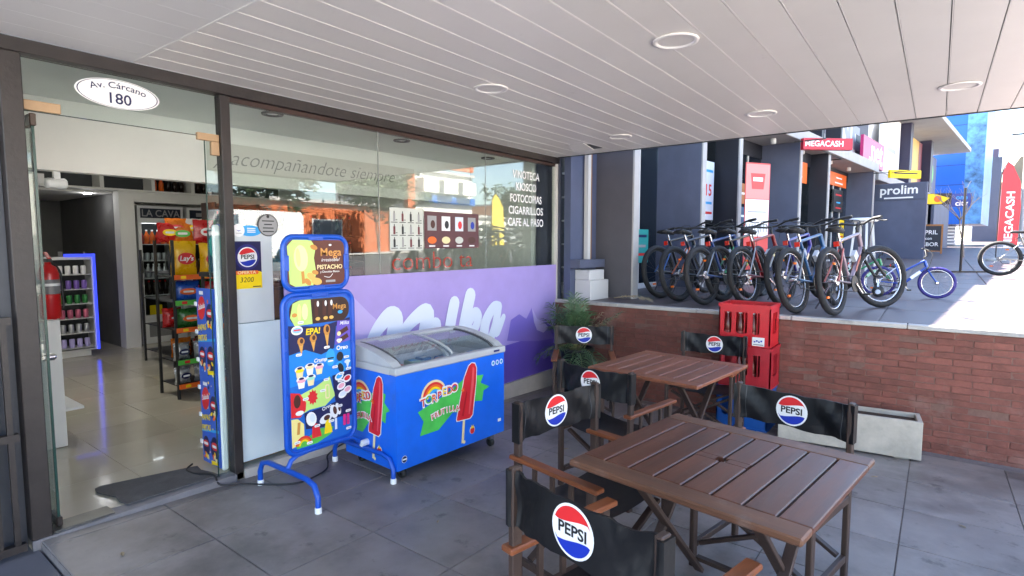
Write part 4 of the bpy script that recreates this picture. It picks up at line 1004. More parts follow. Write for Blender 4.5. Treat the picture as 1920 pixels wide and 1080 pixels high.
mb = MB(); mb.bb((-D / 2 + tk + .001, -L / 2 + tk + .001, .061), (D / 2 - tk - .001, L / 2 - tk - .001, Hh - .035), mat('dry_soil', (.05, .032, .022), .95, var=.4, scale=30, bump=.8, bscale=90)); mb.build('soil', pl)
for y in (-.4, .4):
    mb = MB(); mb.bb((-.12, y - .05, 0), (.12, y + .05, .0195), CPL); mb.build('foot', pl)

LEAF = mat('palm_leaf', (.06, .115, .05), .45, var=.4, scale=18)
LEAFD = mat('dry_leaf', (.30, .24, .15), .7, var=.3, scale=18)
LEAFY = mat('palm_stem', (.20, .21, .08), .5, var=.3, scale=18)
def frond(mb, base, az, el, L, droop, leafm, n=22, lw=.015, ll=.30):
    d = Vector((math.cos(az) * math.cos(el), math.sin(az) * math.cos(el), math.sin(el))); P = []; p = Vector(base)
    for i in range(n + 1):
        P.append(p.copy()); d = (d + Vector((0, 0, -droop / n))).normalized(); p = p + d * L / n
    mb.tube(P[::2] + ([P[-1]] if n % 2 else []), [max(.0015, .006 * (1 - i / (n / 2 + 1))) for i in range(len(P[::2]) + (n % 2))], LEAFY if leafm is LEAF else leafm, 5)
    for i in range(int(n * .25), n + 1):
        t = (P[min(i + 1, n)] - P[max(i - 1, 0)]).normalized(); sdv = t.cross(Vector((0, 0, 1))).normalized(); upv = sdv.cross(t)
        k = (i - n * .25) / (n * .75); l_ = ll * (.55 + .9 * k * (1 - k) * 2) * rnd.uniform(.8, 1.15)
        for s in (-1, 1):
            dirv = (t * (.55 + .4 * k) + sdv * s * .9 + upv * rnd.uniform(-.05, .35)).normalized(); sidew = dirv.cross(upv).normalized() * lw / 2
            b = P[i]; m1 = b + dirv * l_ * .45 + upv * .01; e_ = b + dirv * l_ + Vector((0, 0, -l_ * rnd.uniform(.15, .4)))
            mb.add([b - sidew * .5, b + sidew * .5, m1 + sidew, e_, m1 - sidew], [[0, 1, 2, 4], [4, 2, 3]], leafm)
pt = thing('potted_palm', 'green palm in a dark pot in the corner between window panel and brick wall', 'plant', (5.60, 3.30, ground_z(5.6)))
mb = MB(); mb.lathe([(.13, 0), (.15, .02), (.19, .52), (.205, .54), (.205, .57), (.18, .57), (.175, .53), (.0001, .53)], (0, 0, 0), mat('dark_pot', (.02, .02, .022), .5, var=.2), 20); mb.build('pot', pt)
mb = MB()
for i in range(20):
    az = rnd.uniform(0, 2 * math.pi); frond(mb, (rnd.uniform(-.06, .06), rnd.uniform(-.06, .06), .53), az, R(rnd.uniform(50, 84)), rnd.uniform(.42, .66), rnd.uniform(.5, 1.4), LEAF, 18, .016, .24)
for i in range(5):
    az = R(rnd.uniform(130, 250)); frond(mb, (0, 0, .53), az, R(rnd.uniform(20, 50)), rnd.uniform(.40, .55), 1.6, LEAF, 18, .014, .20)
mb.build('fronds', pt)
mb = MB()
for i in range(3): frond(mb, (.02, 0, .53), R(rnd.uniform(270, 340)), R(rnd.uniform(60, 75)), .5, 1.0, LEAFD, 14, .012, .18)
mb.build('dry_fronds', pt)
mb = MB(); frond(mb, (0, 0, .05), R(-72), R(14), .42, .5, LEAFD, 14, .016, .15)
tag(mb.build('palm_frond', loc=(6.03, 3.05, .945)), 'dry fallen palm frond lying on the terrace edge', 'leaf')
# ================================================================== INSIDE THE KIOSK
FZ = .0552
def lathe_thing(name, label, cat, group, prof, mats_, loc, n=12, cache={}):
    key = (name, label, tuple(id(m) for m in mats_))
    if key in cache: o = link(name, cache[key], None, loc)
    else:
        mb = MB()
        for pr_, m in zip(prof, mats_): mb.lathe(pr_, (0, 0, 0), m, n)
        o = mb.build(name, None, loc); cache[key] = o.data
    return tag(o, label, cat, group)
FRW = mat('fridge_white', (.66, .67, .66), .35, var=.03)
FRI = mat('fridge_inside', (.035, .04, .045), .5)
COLD = mat('fridge_lamp', (.95, .97, 1.0), .5, emit=1.5)
HDRN = mat('fridge_header', '#1d2636', .35)
def fridge(label, x0, x1, txt):
    y0, H = 9.86, 2.17
    t = thing('beverage_fridge', label, 'fridge', ((x0 + x1) / 2, y0, FZ)); w = (x1 - x0) / 2
    mb = MB(); mb.bb((-w, .03, .0), (w, .06, .40), FRW); mb.bb((-w, .061, 0), (-w + .04, .7, H), FRW); mb.bb((w - .04, .061, 0), (w, .7, H), FRW); mb.bb((-w + .0401, .68, 0), (w - .0401, .7, H), FRI); mb.bb((-w + .0401, .061, H - .03), (w - .0401, .679, H), FRW); mb.bb((-w + .0401, .061, .36), (w - .0401, .679, .40), FRI); mb.build('cabinet', t)
    mb = MB(); mb.bb((-w, .0, .40), (-w + .05, .06, H - .22), FRW, .004); mb.bb((w - .05, 0, .40), (w, .06, H - .22), FRW, .004); mb.bb((-w + .0501, 0, .401), (w - .0501, .06, .45), FRW); mb.bb((-w + .0501, 0, H - .27), (w - .0501, .06, H - .221), FRW); d = mb.build('door', t)
    mb = MB(); mb.bb((-w + .0502, .025, .451), (w - .0502, .033, H - .271), glass_mat('fridge_glass', (.9, .93, .93), .03)); mb.build('pane', d)
    mb = MB(); mb.bb((-w + .012, -.025, 1.12), (-w + .036, -.001, 1.32), RUBBER, .004); mb.build('handle', d)
    mb = MB(); mb.bb((-w, .0, H - .2195), (w, .06, H), FRW); f = Frame((0, -.001, H - .115), (1, 0, 0), (0, 0, 1)); mb.decal(rect(-w + .04, -.075, w - .04, .075), f, 1, HDRN); hd = mb.build('header', t)
    mb = MB(); mb.text(txt, f, 0, -.005, .15, GREYP, 3, .012, sx=.9) if txt else mb.decal(rect(-.2, -.03, .12, .03), f, 3, GREYP); mb.build('lettering', hd)
    mb = MB(); mb.bb((-w + .06, .10, H - .27), (w - .06, .12, H - .255), COLD); mb.build('lamp', t)
    for z in (.75, 1.02, 1.30, 1.56):
        mb = MB(); mb.bb((-w + .041, .09, z), (w - .041, .66, z + .012), FRW); mb.build('shelf', t)
    mb = MB(); mb.bb((-w + .1, .026, .1), (w - .1, .0295, .3), mat('fridge_grille', (.2, .2, .2), .5)); mb.build('grille', t)
    return t
fridge('white glass door fridge with grey lettering on its dark header', 3.44, 4.10, 'LA CAVA')
fridge('white drinks fridge half hidden behind the snack rack', 4.16, 4.84, '')
BOT = [[(.0, 0), (.036, .004), (.036, .13), (.013, .19), (.013, .205)], [(.015, .203), (.015, .225), (.0001, .226)]]
CANP = [[(.026, 0), (.033, .012), (.033, .108), (.027, .12)], [(.027, .1195), (.0001, .1195)]]
OJ, RJ = mat('orange_drink', '#e0651e', .3), mat('red_drink', '#b52418', .3)
SILV = mat('silver_can', (.55, .56, .58), .3, .6); GCAN = mat('green_can', '#3c8a4a', .3, .3); PCAN = mat('purple_can', '#8a6cc0', .3, .3); PKCAN = mat('pink_can', '#d0708c', .3, .3); BKB = mat('dark_bottle', '#20140f', .2)
for k, x in enumerate((3.53, 3.61, 3.69, 3.77, 3.85, 3.93, 4.0)):
    lathe_thing('bottle', 'orange or red juice bottle with white cap on the top shelf of the lettered fridge', 'bottle', 'juice bottles in the fridge', BOT, [OJ if k % 3 else RJ, WHITE], (x, 10.02, FZ + 1.5735))
    lathe_thing('can', 'silver can standing on an upper shelf of the lettered fridge', 'can', 'silver cans in the fridge', CANP, [SILV, SILV], (x, 10.02, FZ + 1.3135))
    if k < 5: lathe_thing('bottle', 'pale bottle on a middle shelf of the lettered fridge', 'bottle', 'pale bottles in the fridge', BOT, [SILV, WHITE], (x, 10.02, FZ + 1.0335))
    if k < 5: lathe_thing('bottle', 'dark bottle on a low shelf of the lettered fridge', 'bottle', 'dark bottles in the fridge', BOT, [BKB, RED], (x, 10.02, FZ + .7635))
tb = MB(); tb.bb((3.58, 9.95, FZ + .41), (3.76, 9.953, FZ + .60), YEL); tag(tb.build('price_card'), 'yellow price card low inside the lettered fridge', 'card')
# high shelf with boxes and bottles
hs = thing('wall_shelf', 'long white high shelf running above the fridges and the back doorway', 'shelf', (.98, 9.7, 2.42))
mb = MB(); mb.bb((0, 0, 0), (4.9, .32, .03), INWALL); mb.build('board', hs)
mb = MB(); mb.bb((0, .325, -.0), (4.9, .335, .27), FRI); mb.build('back', hs)
for x in (1.95, 2.62, 3.2): mb = MB(); mb.bb((x, .002, .031), (x + .05, .32, .27), INWALL); mb.build('divider', hs)
for k in range(6):
    tag(MB().bb((-.04, -.05, 0), (.04, .05, .14), WHITE if k % 2 else GREYP).build('box', None, (1.75 + k * .105, 9.83, 2.4505)), 'small pale carton on the high shelf above the back doorway', 'box', 'cartons on the high shelf')
for k in range(9):
    lathe_thing('bottle', 'amber or dark spirit bottle on the high shelf above the fridge', 'bottle', 'spirit bottles on the high shelf', BOT, [OJ if k in (0, 1, 5) else BKB, BKB if k % 2 else WHITE], (3.68 + k * .1 + (.05 if k > 4 else 0), 9.82, 2.4505))
# blue-lit can cabinet
cb = thing('can_cabinet', 'small can display cabinet with a glowing blue frame beside the counter', 'cabinet', (2.46, 9.52, FZ))
BLED = mat('blue_led', (.03, .05, .9), .5, emit=.16)
mb = MB(); mb.bb((-.27, .0, .08), (-.25, .3, 1.40), FRW); mb.bb((.25, 0, .08), (.27, .3, 1.40), FRW); mb.bb((-.249, .28, .08), (.249, .3, 1.40), FRI); mb.bb((-.249, 0, .08), (.249, .279, .10), FRW); mb.bb((-.249, 0, 1.36), (.249, .279, 1.40), FRW); mb.build('case', cb)
mb = MB(); mb.bb((.271, -.02, .08), (.30, .02, 1.44), BLED); mb.bb((-.05, -.02, 1.401), (.27, .02, 1.44), BLED); mb.build('led_frame', cb)
for k in range(6):
    z = .12 + k * .205
    mb = MB(); mb.bb((-.249, 0, z), (.249, .279, z + .01), FRW); mb.build('shelf', cb)
    for j in range(5):
        lathe_thing('can', ('white', 'violet', 'green', 'pink', 'silver', 'pale violet')[5 - k] + ' can on a shelf of the blue-lit cabinet', 'can', 'cans in the blue-lit cabinet', CANP, [(WHITE, PCAN, GCAN, PKCAN, SILV, mat('pale_violet_can', '#b8aee0', .3))[5 - k], SILV], (2.46 - .18 + j * .09, 9.60, FZ + z + .0105))
mb = MB(); mb.bb((-.2, .02, 0), (.2, .28, .079), FRW); mb.build('base', cb)
# counter end, pillar, extinguisher
ct = thing('counter', 'white counter with its plain end panel facing the doorway', 'counter', (1.16, 5.39, FZ))
mb = MB(); mb.bb((-.19, 0, .0), (.155, .03, 1.0), FRW, .004); mb.build('end_panel', ct)
mb = MB(); mb.bb((-.19, .031, 0), (.12, 2.2, .95), FRW); mb.build('cabinet', ct)
mb = MB(); mb.bb((-.19, .031, .951), (.16, 2.2, .985), GREYP); mb.build('worktop', ct)
for k in range(3): mb = MB(); mb.bb((.121, .1 + .62 * k, .25 + .05 * k), (.30, .6 + .62 * k, .27 + .05 * k), FRW); mb.build('shelf', ct)
mb = MB(); mb.bb((.80, 5.42, 1.06), (1.22, 5.60, 2.179), INWALL); mb.build('pillar', kiosk)
ex = thing('fire_extinguisher', 'red fire extinguisher with black valve and hose hung on the white pillar', 'extinguisher', (1.25, 5.34, 1.075))
ERED = mat('extinguisher_red', '#b5161a', .3, coat=.3)
mb = MB(); mb.lathe([(.055, 0), (.066, .015), (.066, .34), (.05, .39), (.022, .41), (.02, .43)], (0, 0, 0), ERED, 20); mb.build('cylinder', ex)
mb = MB(); mb.lathe([(.0668, .19), (.0668, .30)], (0, 0, 0), mat('instruction_label', (.16, .16, .17), .5), 20); mb.lathe([(.0672, .25), (.0672, .27)], (0, 0, 0), WHITE, 20); mb.build('label', ex)
mb = MB(); mb.bb((-.015, -.05, .43), (.015, .04, .455), RUBBER); mb.bar((0, -.05, .455), (0, .05, .50), .02, .012, ERED); mb.build('valve', ex)
mb = MB(); mb.tube(smooth([(0, .04, .44), (.04, .05, .42), (.078, .02, .34), (.078, -.01, .15), (.075, -.02, .08)]), .009, RUBBER, 7); mb.build('hose', ex)
sp = thing('security_camera', 'white bullet security camera under the bulkhead by the pillar', 'camera', (1.32, 5.27, 2.12))
mb = MB(); mb.lathe([(.0001, -.07), (.035, -.07), (.04, -.05), (.04, .05), (.03, .06), (.0001, .06)], (0, 0, -.03), PWHT, 16, 'X'); mb.build('housing', sp)
mb = MB(); mb.bb((-.02, -.02, .0), (.02, .02, .058), PWHT); mb.build('bracket', sp)
# step ladder in the back room, back-room lamp
ld = thing('step_ladder', 'white step ladder leaning in the dark back room', 'ladder', (3.0, 11.2, FZ))
for x in (-.17, .17): mb = MB(); mb.bar((x, 0, 0), (x, .18, 1.45), .03, .05, GREYP); mb.build('rail', ld)
for k in range(5): mb = MB(); mb.bb((-.155, .0 + .03 * k, .22 + .26 * k), (.155, .12 + .03 * k, .25 + .26 * k), RUBBER); mb.build('step', ld)
mb = MB(); mb.bb((1.2, 9.98, 2.39), (3.158, 12.58, 2.418), INWALL); mb.build('ceiling', kiosk)
LMP = mat('lit_lamp', (.95, .95, 1.0), .5, emit=3.0)
bl = thing('ceiling_lamp', 'small round lit lamp in the back room ceiling', 'lamp', (2.9, 10.15, 2.385))
mb = MB(); mb.lathe([(.0001, -.012), (.05, -.012), (.05, 0)], (0, 0, 0), LMP, 20); mb.build('lens', bl)
pl_ = bpy.data.lights.new('lamp_light', 'POINT'); pl_.energy = .12; pl_.shadow_soft_size = .05; plo = bpy.data.objects.new('lamp_light', pl_); scene.collection.objects.link(plo); plo.parent = bl; plo.location = (0, 0, -.08)
for (lx, ly, lab) in ((2.0, 7.0, 'added unseen ceiling lamp behind the bulkhead to brighten the shop aisle'),):  # added lamp out of view, brightens the shop interior
    b2 = thing('ceiling_lamp', lab, 'lamp', (lx, ly, 2.70)); mb = MB(); mb.lathe([(.0001, -.012), (.11, -.012), (.11, 0)], (0, 0, 0), LMP, 20); mb.build('lens', b2)
    p2_ = bpy.data.lights.new('lamp_light', 'POINT'); p2_.energy = 3.5; p2_.color = (1, .95, .86); p2_.shadow_soft_size = .1; o2 = bpy.data.objects.new('lamp_light', p2_); scene.collection.objects.link(o2); o2.parent = b2; o2.location = (0, 0, -.14)
# snack racks and bags
BLKM = mat('black_rack', (.02, .02, .02), .5)
def rack(label, loc, w, d, h, zs, rails):
    t = thing('snack_rack', label, 'rack', loc)
    for x in (0, w):
        for y in (0, d): mb = MB(); mb.bb((x - .012, y - .012, 0), (x + .012, y + .012, h), BLKM); mb.build('upright', t)
    for k, z in enumerate(zs):
        mb = MB(); mb.bb((.013, -.01, z), (w - .013, d, z + .012), BLKM); s_ = mb.build('shelf', t)
        mb = MB(); mb.bb((-.0, -.020, z - .02), (w, -.0125, z + .03), rails[k])
        for q in range(3): mb.bb((.06 + q * w / 3, -.0215, z - .008), (.06 + q * w / 3 + .05, -.0205, z + .02), YEL if rails[k] is ORG else RED)
        mb.build('price_rail', s_)
    return t
rack('black snack rack with orange and green price rails inside the doorway', (2.42, 6.10, FZ), .62, .42, 1.62, (.12, .37, .70, .98, 1.24), (ORG, GRN, ORG, GRN, ORG))
rack('dark rack of jars standing deeper in the shop beside the fridge', (2.98, 7.6, FZ), .40, .9, 1.5, (.15, .5, .85, 1.2), (BLKM, BLKM, BLKM, BLKM))
def bag(label, loc, w, h, col, txt, tcol, rz=0, lean=.0):
    t = thing('snack_bag', label, 'snack bag', loc, rz); mb = MB(); nx, nz = 7, 8; V = []
    for s in (-1, 1):
        for k in range(nz):
            for i in range(nx):
                u, v = i / (nx - 1) * 2 - 1, k / (nz - 1) * 2 - 1; pf = (1 - u * u) ** .6 * (1 - v ** 4) ** .8
                V.append((u * w / 2 * (1 - .06 * (1 - abs(v))) + rnd.uniform(-.003, .003), s * (.002 + .055 * pf + rnd.uniform(-.004, .004) * pf), h * (k / (nz - 1)) + .004 * math.sin(i * 2.3) * (k == nz - 1)))
    F = []
    for s in (0, 1):
        b = s * nx * nz
        for k in range(nz - 1):
            for i in range(nx - 1):
                q = [b + k * nx + i, b + k * nx + i + 1, b + (k + 1) * nx + i + 1, b + (k + 1) * nx + i]; F.append(q if s == 0 else q[::-1])
    mb.add(V, F, col, True); mb.build('pouch', t)
    f = Frame((0, -.066, h * .5), (1, 0, 0), (0, 0, 1)); mb = MB(); mb.decal(ell(0, 0, w * .33, h * .17, 18), f, 0, tcol); mb.text(txt, f, 0, 0, h * .2, WHITE, 1, .03, .2) if txt == "Lay's" else mb.decal(rrect(-w * .2, -h * .05, w * .2, h * .05, .006, 2), f, 1, WHITE if tcol is not WHITE else RED); mb.build('print', t)
    return t
BY = mat('foil_yellow', '#e8b40c', .28, var=.12, scale=12); BB = mat('foil_blue', '#1d4fae', .28, var=.15, scale=14); BG = mat('foil_green', '#2d6b2c', .28, var=.15, scale=14); BS = mat('foil_silver', (.5, .5, .5), .25, .5, var=.3, scale=20); BR = mat('foil_red', '#b51f20', .28, var=.15, scale=14)
bag('yellow crisp bag on the top rack shelf, nearer the doorway wall', (2.57, 6.22, FZ + 1.2525), .26, .36, BY, "Lay's", RED, .05)
bag('yellow crisp bag on the top rack shelf behind the snack display', (2.86, 6.22, FZ + 1.2525), .26, .34, BY, "Lay's", RED, -.08)
bag('blue snack bag on the second rack shelf', (2.58, 6.22, FZ + .9925), .26, .20, BB, 'Mix', ORG)
bag('red snack bag squeezed beside the blue bag on the rack', (2.86, 6.22, FZ + .9925), .22, .19, BR, 'Snack', BLACKP)
bag('green snack bag on the middle rack shelf', (2.60, 6.22, FZ + .7125), .26, .20, BG, '3D', ORG)
bag('dark snack bag next to the green one on the middle shelf', (2.87, 6.22, FZ + .7125), .22, .19, BB, 'Pop', BR)
for k in range(6):
    bag('silver grey snack pack on a low shelf of the rack', (2.50 + (k % 3) * .2, 6.2, FZ + (.3825 if k < 3 else .1325)), .17, .18, BS, 'maní', NAVY, rnd.uniform(-.2, .2))["group"] = 'silver packs on the rack'
bag('red and white striped snack bag lying on top of the yellow bags', (2.83, 6.33, FZ + 1.58), .24, .26, BR, 'POP', WHITE, .2)
bag('orange snack bag standing at the very top of the rack', (2.62, 6.36, FZ + 1.58), .22, .22, mat('foil_orange', '#d8721a', .28, var=.15, scale=14), 'Chee', GRN, -.2)
for k in range(12):
    lathe_thing('jar', 'brown jar on the dark rack beside the fridge', 'jar', 'jars on the dark rack', [[(.05, 0), (.055, .01), (.055, .13), (.045, .15)], [(.048, .15), (.048, .18), (.0001, .181)]], [mat('brown_jar', '#5a3018', .3), BKB if k % 2 else RED], (3.06 + (k % 3) * .12, 7.68, FZ + (.163, .513, .863, 1.213)[k // 3]))
# added dark wine shelf: covers the pale back wall, keeps the window background dark
DWD = mat('dark_shelf_wood', '#2c1d15', .55, var=.25, scale=5)
ws = thing('backdrop_wine_shelf', 'added tall dark wooden bottle shelf darkening the back behind the big window', 'shelf', (3.5, 7.5, FZ))
mb = MB(); mb.bb((0, .34, 0), (2.38, .36, 2.12), DWD); mb.build('back', ws)
for k in range(5): mb = MB(); mb.bb((k * .5875, 0, 0), (k * .5875 + .03, .339, 2.12), DWD); mb.build('upright', ws)
for k in range(6):
    mb = MB(); mb.bb((.031, .005, .08 + k * .4), (2.349, .338, .105 + k * .4), DWD); mb.build('shelf', ws)
WB_ = [[(.0, 0), (.037, .004), (.037, .19), (.014, .25), (.014, .30)], [(.0155, .27), (.0155, .305), (.0001, .306)]]
WG = mat('wine_glass', (.01, .018, .01), .12)
for k in range(2, 5):
    for j in range(20):
        if j % 5 == 4 or rnd.random() < .1: continue
        lathe_thing('bottle', ('wine bottle with red capsule', 'wine bottle with pale capsule')[j % 2] + ' on the added dark bottle shelf', 'bottle', 'wine bottles on the added dark shelf', WB_, [WG, (RED, CREAM)[j % 2]], (3.5 + .09 + j * .1165, 7.62, FZ + .1055 + k * .4), 10)
PALET = (('red', BR), ('orange', mat('foil_orange', '#d8721a', .28, var=.15, scale=14)), ('violet', mat('foil_violet', '#5a3a9a', .28, var=.15, scale=14)), ('white', mat('foil_white', (.6, .6, .58), .3, var=.2, scale=14)), ('brown', mat('foil_brown', '#6a3a1c', .28, var=.15, scale=14)), ('green', BG), ('blue', BB))
for k in range(14):
    nm_, cm_ = PALET[k % 7]
    bag(nm_ + (' snack bag heaped on top of the rack' if k < 7 else ' snack bag in the back row of the rack'), (2.50 + (k % 7) * .08, 6.38 + .01 * (k % 3), FZ + (1.60 + .05 * (k % 2) if k < 7 else (.9925, .7125, .3825)[k % 3])), .20, .2, cm_, ('Mix', 'Pop', 'Chip')[k % 3], (YEL, RED, NAVY)[k % 3], rnd.uniform(-.3, .3))
# shop counter seen dimly behind the big window
ct2 = thing('shop_counter', 'dim wooden shop counter behind the big window', 'counter', (4.2, 6.6, FZ))
mb = MB(); mb.bb((-1.0, 0, 0), (1.3, .6, 1.0), mat('counter_wood', '#4a3527', .6, var=.2)); mb.build('body', ct2)
mb = MB(); mb.bb((-1.05, -.04, 1.001), (1.35, .64, 1.04), DSTEEL); mb.build('top', ct2)
tx = thing('snack_box', 'colourful snack box standing inside the window beside the post', 'box', (2.35, 4.35, 1.42))
mb = MB(); mb.bb((-.28, 0, 0), (.42, .22, .33), mat('teal_box', '#1f5a6e', .5, var=.2, scale=6)); f = Frame((0, -.001, .2), (1, 0, 0), (0, 0, 1)); mb.text('Toddys', f, -.05, 0, .15, CREAM, 1, .02, .15); mb.decal(ell(-.3, 0, .08, .1, 16), f, 1, mat('teal_print', '#2e9a94', .5)); mb.build('carton', tx)
tx2 = thing('display_shelf', 'dark metal shelf carrying boxes just inside the window', 'shelf', (2.35, 4.35, FZ))
mb = MB(); mb.bb((-.32, 0, 1.33), (.9, .3, 1.364), BLKM); mb.build('board', tx2)
for x in (-.30, .88):
    for y in (.02, .28): mb = MB(); mb.bb((x - .01, y - .01, 0), (x + .01, y + .01, 1.329), BLKM); mb.build('leg', tx2)

# ================================================================== NEIGHBOURING SHOP ROW
FO = (6.456, 3.017, 0); FA = R(-6.4)
row = thing('shop_row', 'dark grey row of shops with projecting fins and a concrete slab above', 'building', FO, FA)
SLATE = stain(mat('slate_blue_paint', '#565b70', .7, var=.14, scale=1.6, bump=.08, bscale=30), 1.2, .5, .72, .35, col=(.045, .045, .055), stretch=(1, 1, .35))
SLATD = mat('black_paint', '#20222c', .55, var=.15, scale=2)
EDGE = mat('concrete_and_skylit_edge', (.40, .39, .385), .75, var=.1, scale=4)
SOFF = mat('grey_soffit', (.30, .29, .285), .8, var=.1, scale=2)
SGL = glass_mat('shop_row_glass', (.6, .66, .68), .07)
def P(name, lo, hi, m, par=None):
    mb = MB(); mb.bb(lo, hi, m); return mb.build(name, par or row)
def tz(s): return terrace_z(FO[0] + s) - .01
fins = [(-.01, .42, mat('charcoal_pier', '#55535a', .75, var=.12, scale=2)), (1.86, .72, SLATE), (3.20, .40, SLATD), (6.29, .78, SLATE), (8.31, .40, SLATD), (12.90, .68, SLATE), (17.5, .7, SLATE), (23.0, .7, SLATE), (28.3, .9, SLATE)]
for s, d, m in fins:
    P('fin', (s, .012, tz(s)), (s + .12, d + .3, 3.688 if s < 13 else 3.49), m)
    P('skylit_fin_edge', (s - .002, -.012, tz(s)), (s + .122, .0115, 3.687 if s < 13 else 3.49), EDGE)  # sky light on the fin fronts put in as a paler colour
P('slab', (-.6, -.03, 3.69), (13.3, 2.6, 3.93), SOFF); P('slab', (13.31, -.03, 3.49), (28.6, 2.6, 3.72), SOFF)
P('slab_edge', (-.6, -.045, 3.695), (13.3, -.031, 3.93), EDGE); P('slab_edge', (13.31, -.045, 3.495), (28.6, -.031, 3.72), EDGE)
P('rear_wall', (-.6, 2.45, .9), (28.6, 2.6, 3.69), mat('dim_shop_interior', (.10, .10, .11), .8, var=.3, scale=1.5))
bays = [(.13, 1.85, .70, 3), (2.0, 3.19, .38, 2), (3.34, 6.28, .76, 4), (6.43, 8.30, .38, 3), (8.45, 12.89, .66, 6), (13.05, 17.49, .66, 5)]
FRM = mat('white_frame', (.6, .6, .6), .4); BLIND = mat('window_shelf', (.42, .44, .42), .6)
for s0, s1, off, n in bays:
    z0 = tz(s0); w = P('window', (s0, off, z0 + .02), (s1, off + .02, z0 + .10), FRM)
    wd = (s1 - s0) / n
    for k in range(n):
        P('pane', (s0 + k * wd + .025, off + .004, z0 + .101), (s0 + (k + 1) * wd - .025, off + .012, 3.40), SGL, w)
        P('frame', (s0 + k * wd - .0245 + (.025 if k == 0 else 0), off - .01, z0 + .1005), (s0 + k * wd + .0245, off + .03, 3.40), FRM if k else SLATD, w)
    P('transom', (s0, off - .01, 3.401), (s1, off + .03, 3.687 if s0 < 13 else 3.48), SLATD, w)
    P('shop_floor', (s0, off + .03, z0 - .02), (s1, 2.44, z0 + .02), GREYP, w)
    for q in range(7): P('shelf', (s0 + .05, off + .35, z0 + .35 + q * .33), (s1 - .05, off + .6, z0 + .37 + q * .33), BLIND, w)
# recess between kiosk and shops
SLT2 = mat('blue_recess_paint', '#4d5570', .6, var=.12, scale=2.5)
P('recess_wall', (-.55, .55, .90), (.0, .65, 3.68), SLT2); P('ledge', (-.55, .40, 1.34), (-.02, .549, 1.44), SLATE)
P('downpipe', (-.30, .47, 1.441), (-.24, .53, 3.68), FRM)
P('plank', (-.225, .50, 1.4405), (-.175, .545, 3.60), mat('raw_timber', '#8a6038', .7, var=.25, scale=6, stretch=(3, 3, .3)))
mb = MB(); ub = thing('utility_box', 'pair of white utility boxes standing beside the terrace edge palm', 'box', (6.25, 3.47, TZ0 - .002), FA)
mb.bb((-.20, -.12, 0), (.19, .12, .25), FRM, .006); mb.build('lower_box', ub); MB().bb((-.20, -.10, .2515), (.12, .12, .375), FRM, .006).build('upper_box', ub)
# upper storey
P('upper_wall', (-.6, .62, 3.93), (13.0, 7, 5.35), mat('upper_white', (.62, .62, .63), .7, var=.05)); P('upper_wall', (13.01, .62, 3.72), (28.6, 7, 5.7), mat('upper_white'  , (.62, .62, .63)))
UPD = mat('violet_black', '#241f3c', .5)
P('sign_board', (5.2, .50, 4.0), (12.9, .6, 5.35), mat('sign_white', (.6, .6, .62), .5)); P('sign_board', (12.91, .50, 4.15), (14.4, .6, 5.35), UPD)
f = Frame((0, .499, 0), (1, 0, 0), (0, 0, 1)); mb = MB(); mb.text('ONE', f, 11.3, 4.85, 1.5, mat('slate_letters', '#8a8c98', .5), 3, .03, sx=1.3); mb.build('lettering', row)
for s in (5.6, 7.2, 8.8): P('upper_pane', (s, .485, 3.95), (s + .9, .497, 4.9), mat('sky_window', (.05, .06, .07), .05)); P('upper_fin', (s + 1.05, .15, 3.935), (s + 1.2, .49, 5.3), SLATD)
MAG = mat('magenta_sign', '#a8195c', .4)
P('sign_board', (12.55, .22, 3.94), (15.3, .30, 4.72), MAG); f = Frame((0, .219, 0), (1, 0, 0), (0, 0, 1)); mb = MB(); mb.text('.net', f, 14.15, 4.36, 1.0, WHITE, 2, .02, sx=1.2); mb.build('lettering', row)
P('light_box', (15.4, .30, 3.95), (18.3, .40, 5.9), WHITE); P('upper_fin', (18.4, .0, 3.725), (18.85, .6, 5.9), UPD)
f = Frame((0, .299, 0), (1, 0, 0), (0, 0, 1)); mb = MB(); mb.decal(rect(16.2, 4.7, 17.6, 4.85), f, 2, GREYP); mb.build('print_line', row)
P('poster', (20.3, .30, 3.95), (23.0, .40, 5.75), mat('ochre_poster', '#c99a3a', .5, var=.3, scale=1.2)); P('poster_strip', (22.3, .29, 3.95), (23.0, .299, 5.75), mat('wine_poster', '#7a3a44', .5))
P('light_box', (19.1, .30, 3.95), (20.2, .40, 5.9), WHITE); P('upper_fin', (23.2, .0, 3.725), (23.8, .6, 5.9), UPD); P('upper_fin', (18.86, .05, 3.725), (18.95, .6, 5.9), EDGE); P('upper_fin', (23.81, .05, 3.725), (23.9, .6, 5.9), EDGE)
P('poster', (24.4, .30, 3.95), (27.4, .40, 5.6), mat('green_navy_poster', '#3a3f68', .5)); f = Frame((0, .299, 0), (1, 0, 0), (0, 0, 1)); mb = MB(); mb.decal(ell(25.8, 4.8, .7, .5, 16), f, 2, GRN); mb.build('print', row)
P('roof_overhang', (15.6, -.85, 5.92), (28.4, 1.2, 6.10), SOFF); P('overhang_edge', (15.6, -.87, 5.925), (28.4, -.851, 6.10), EDGE)
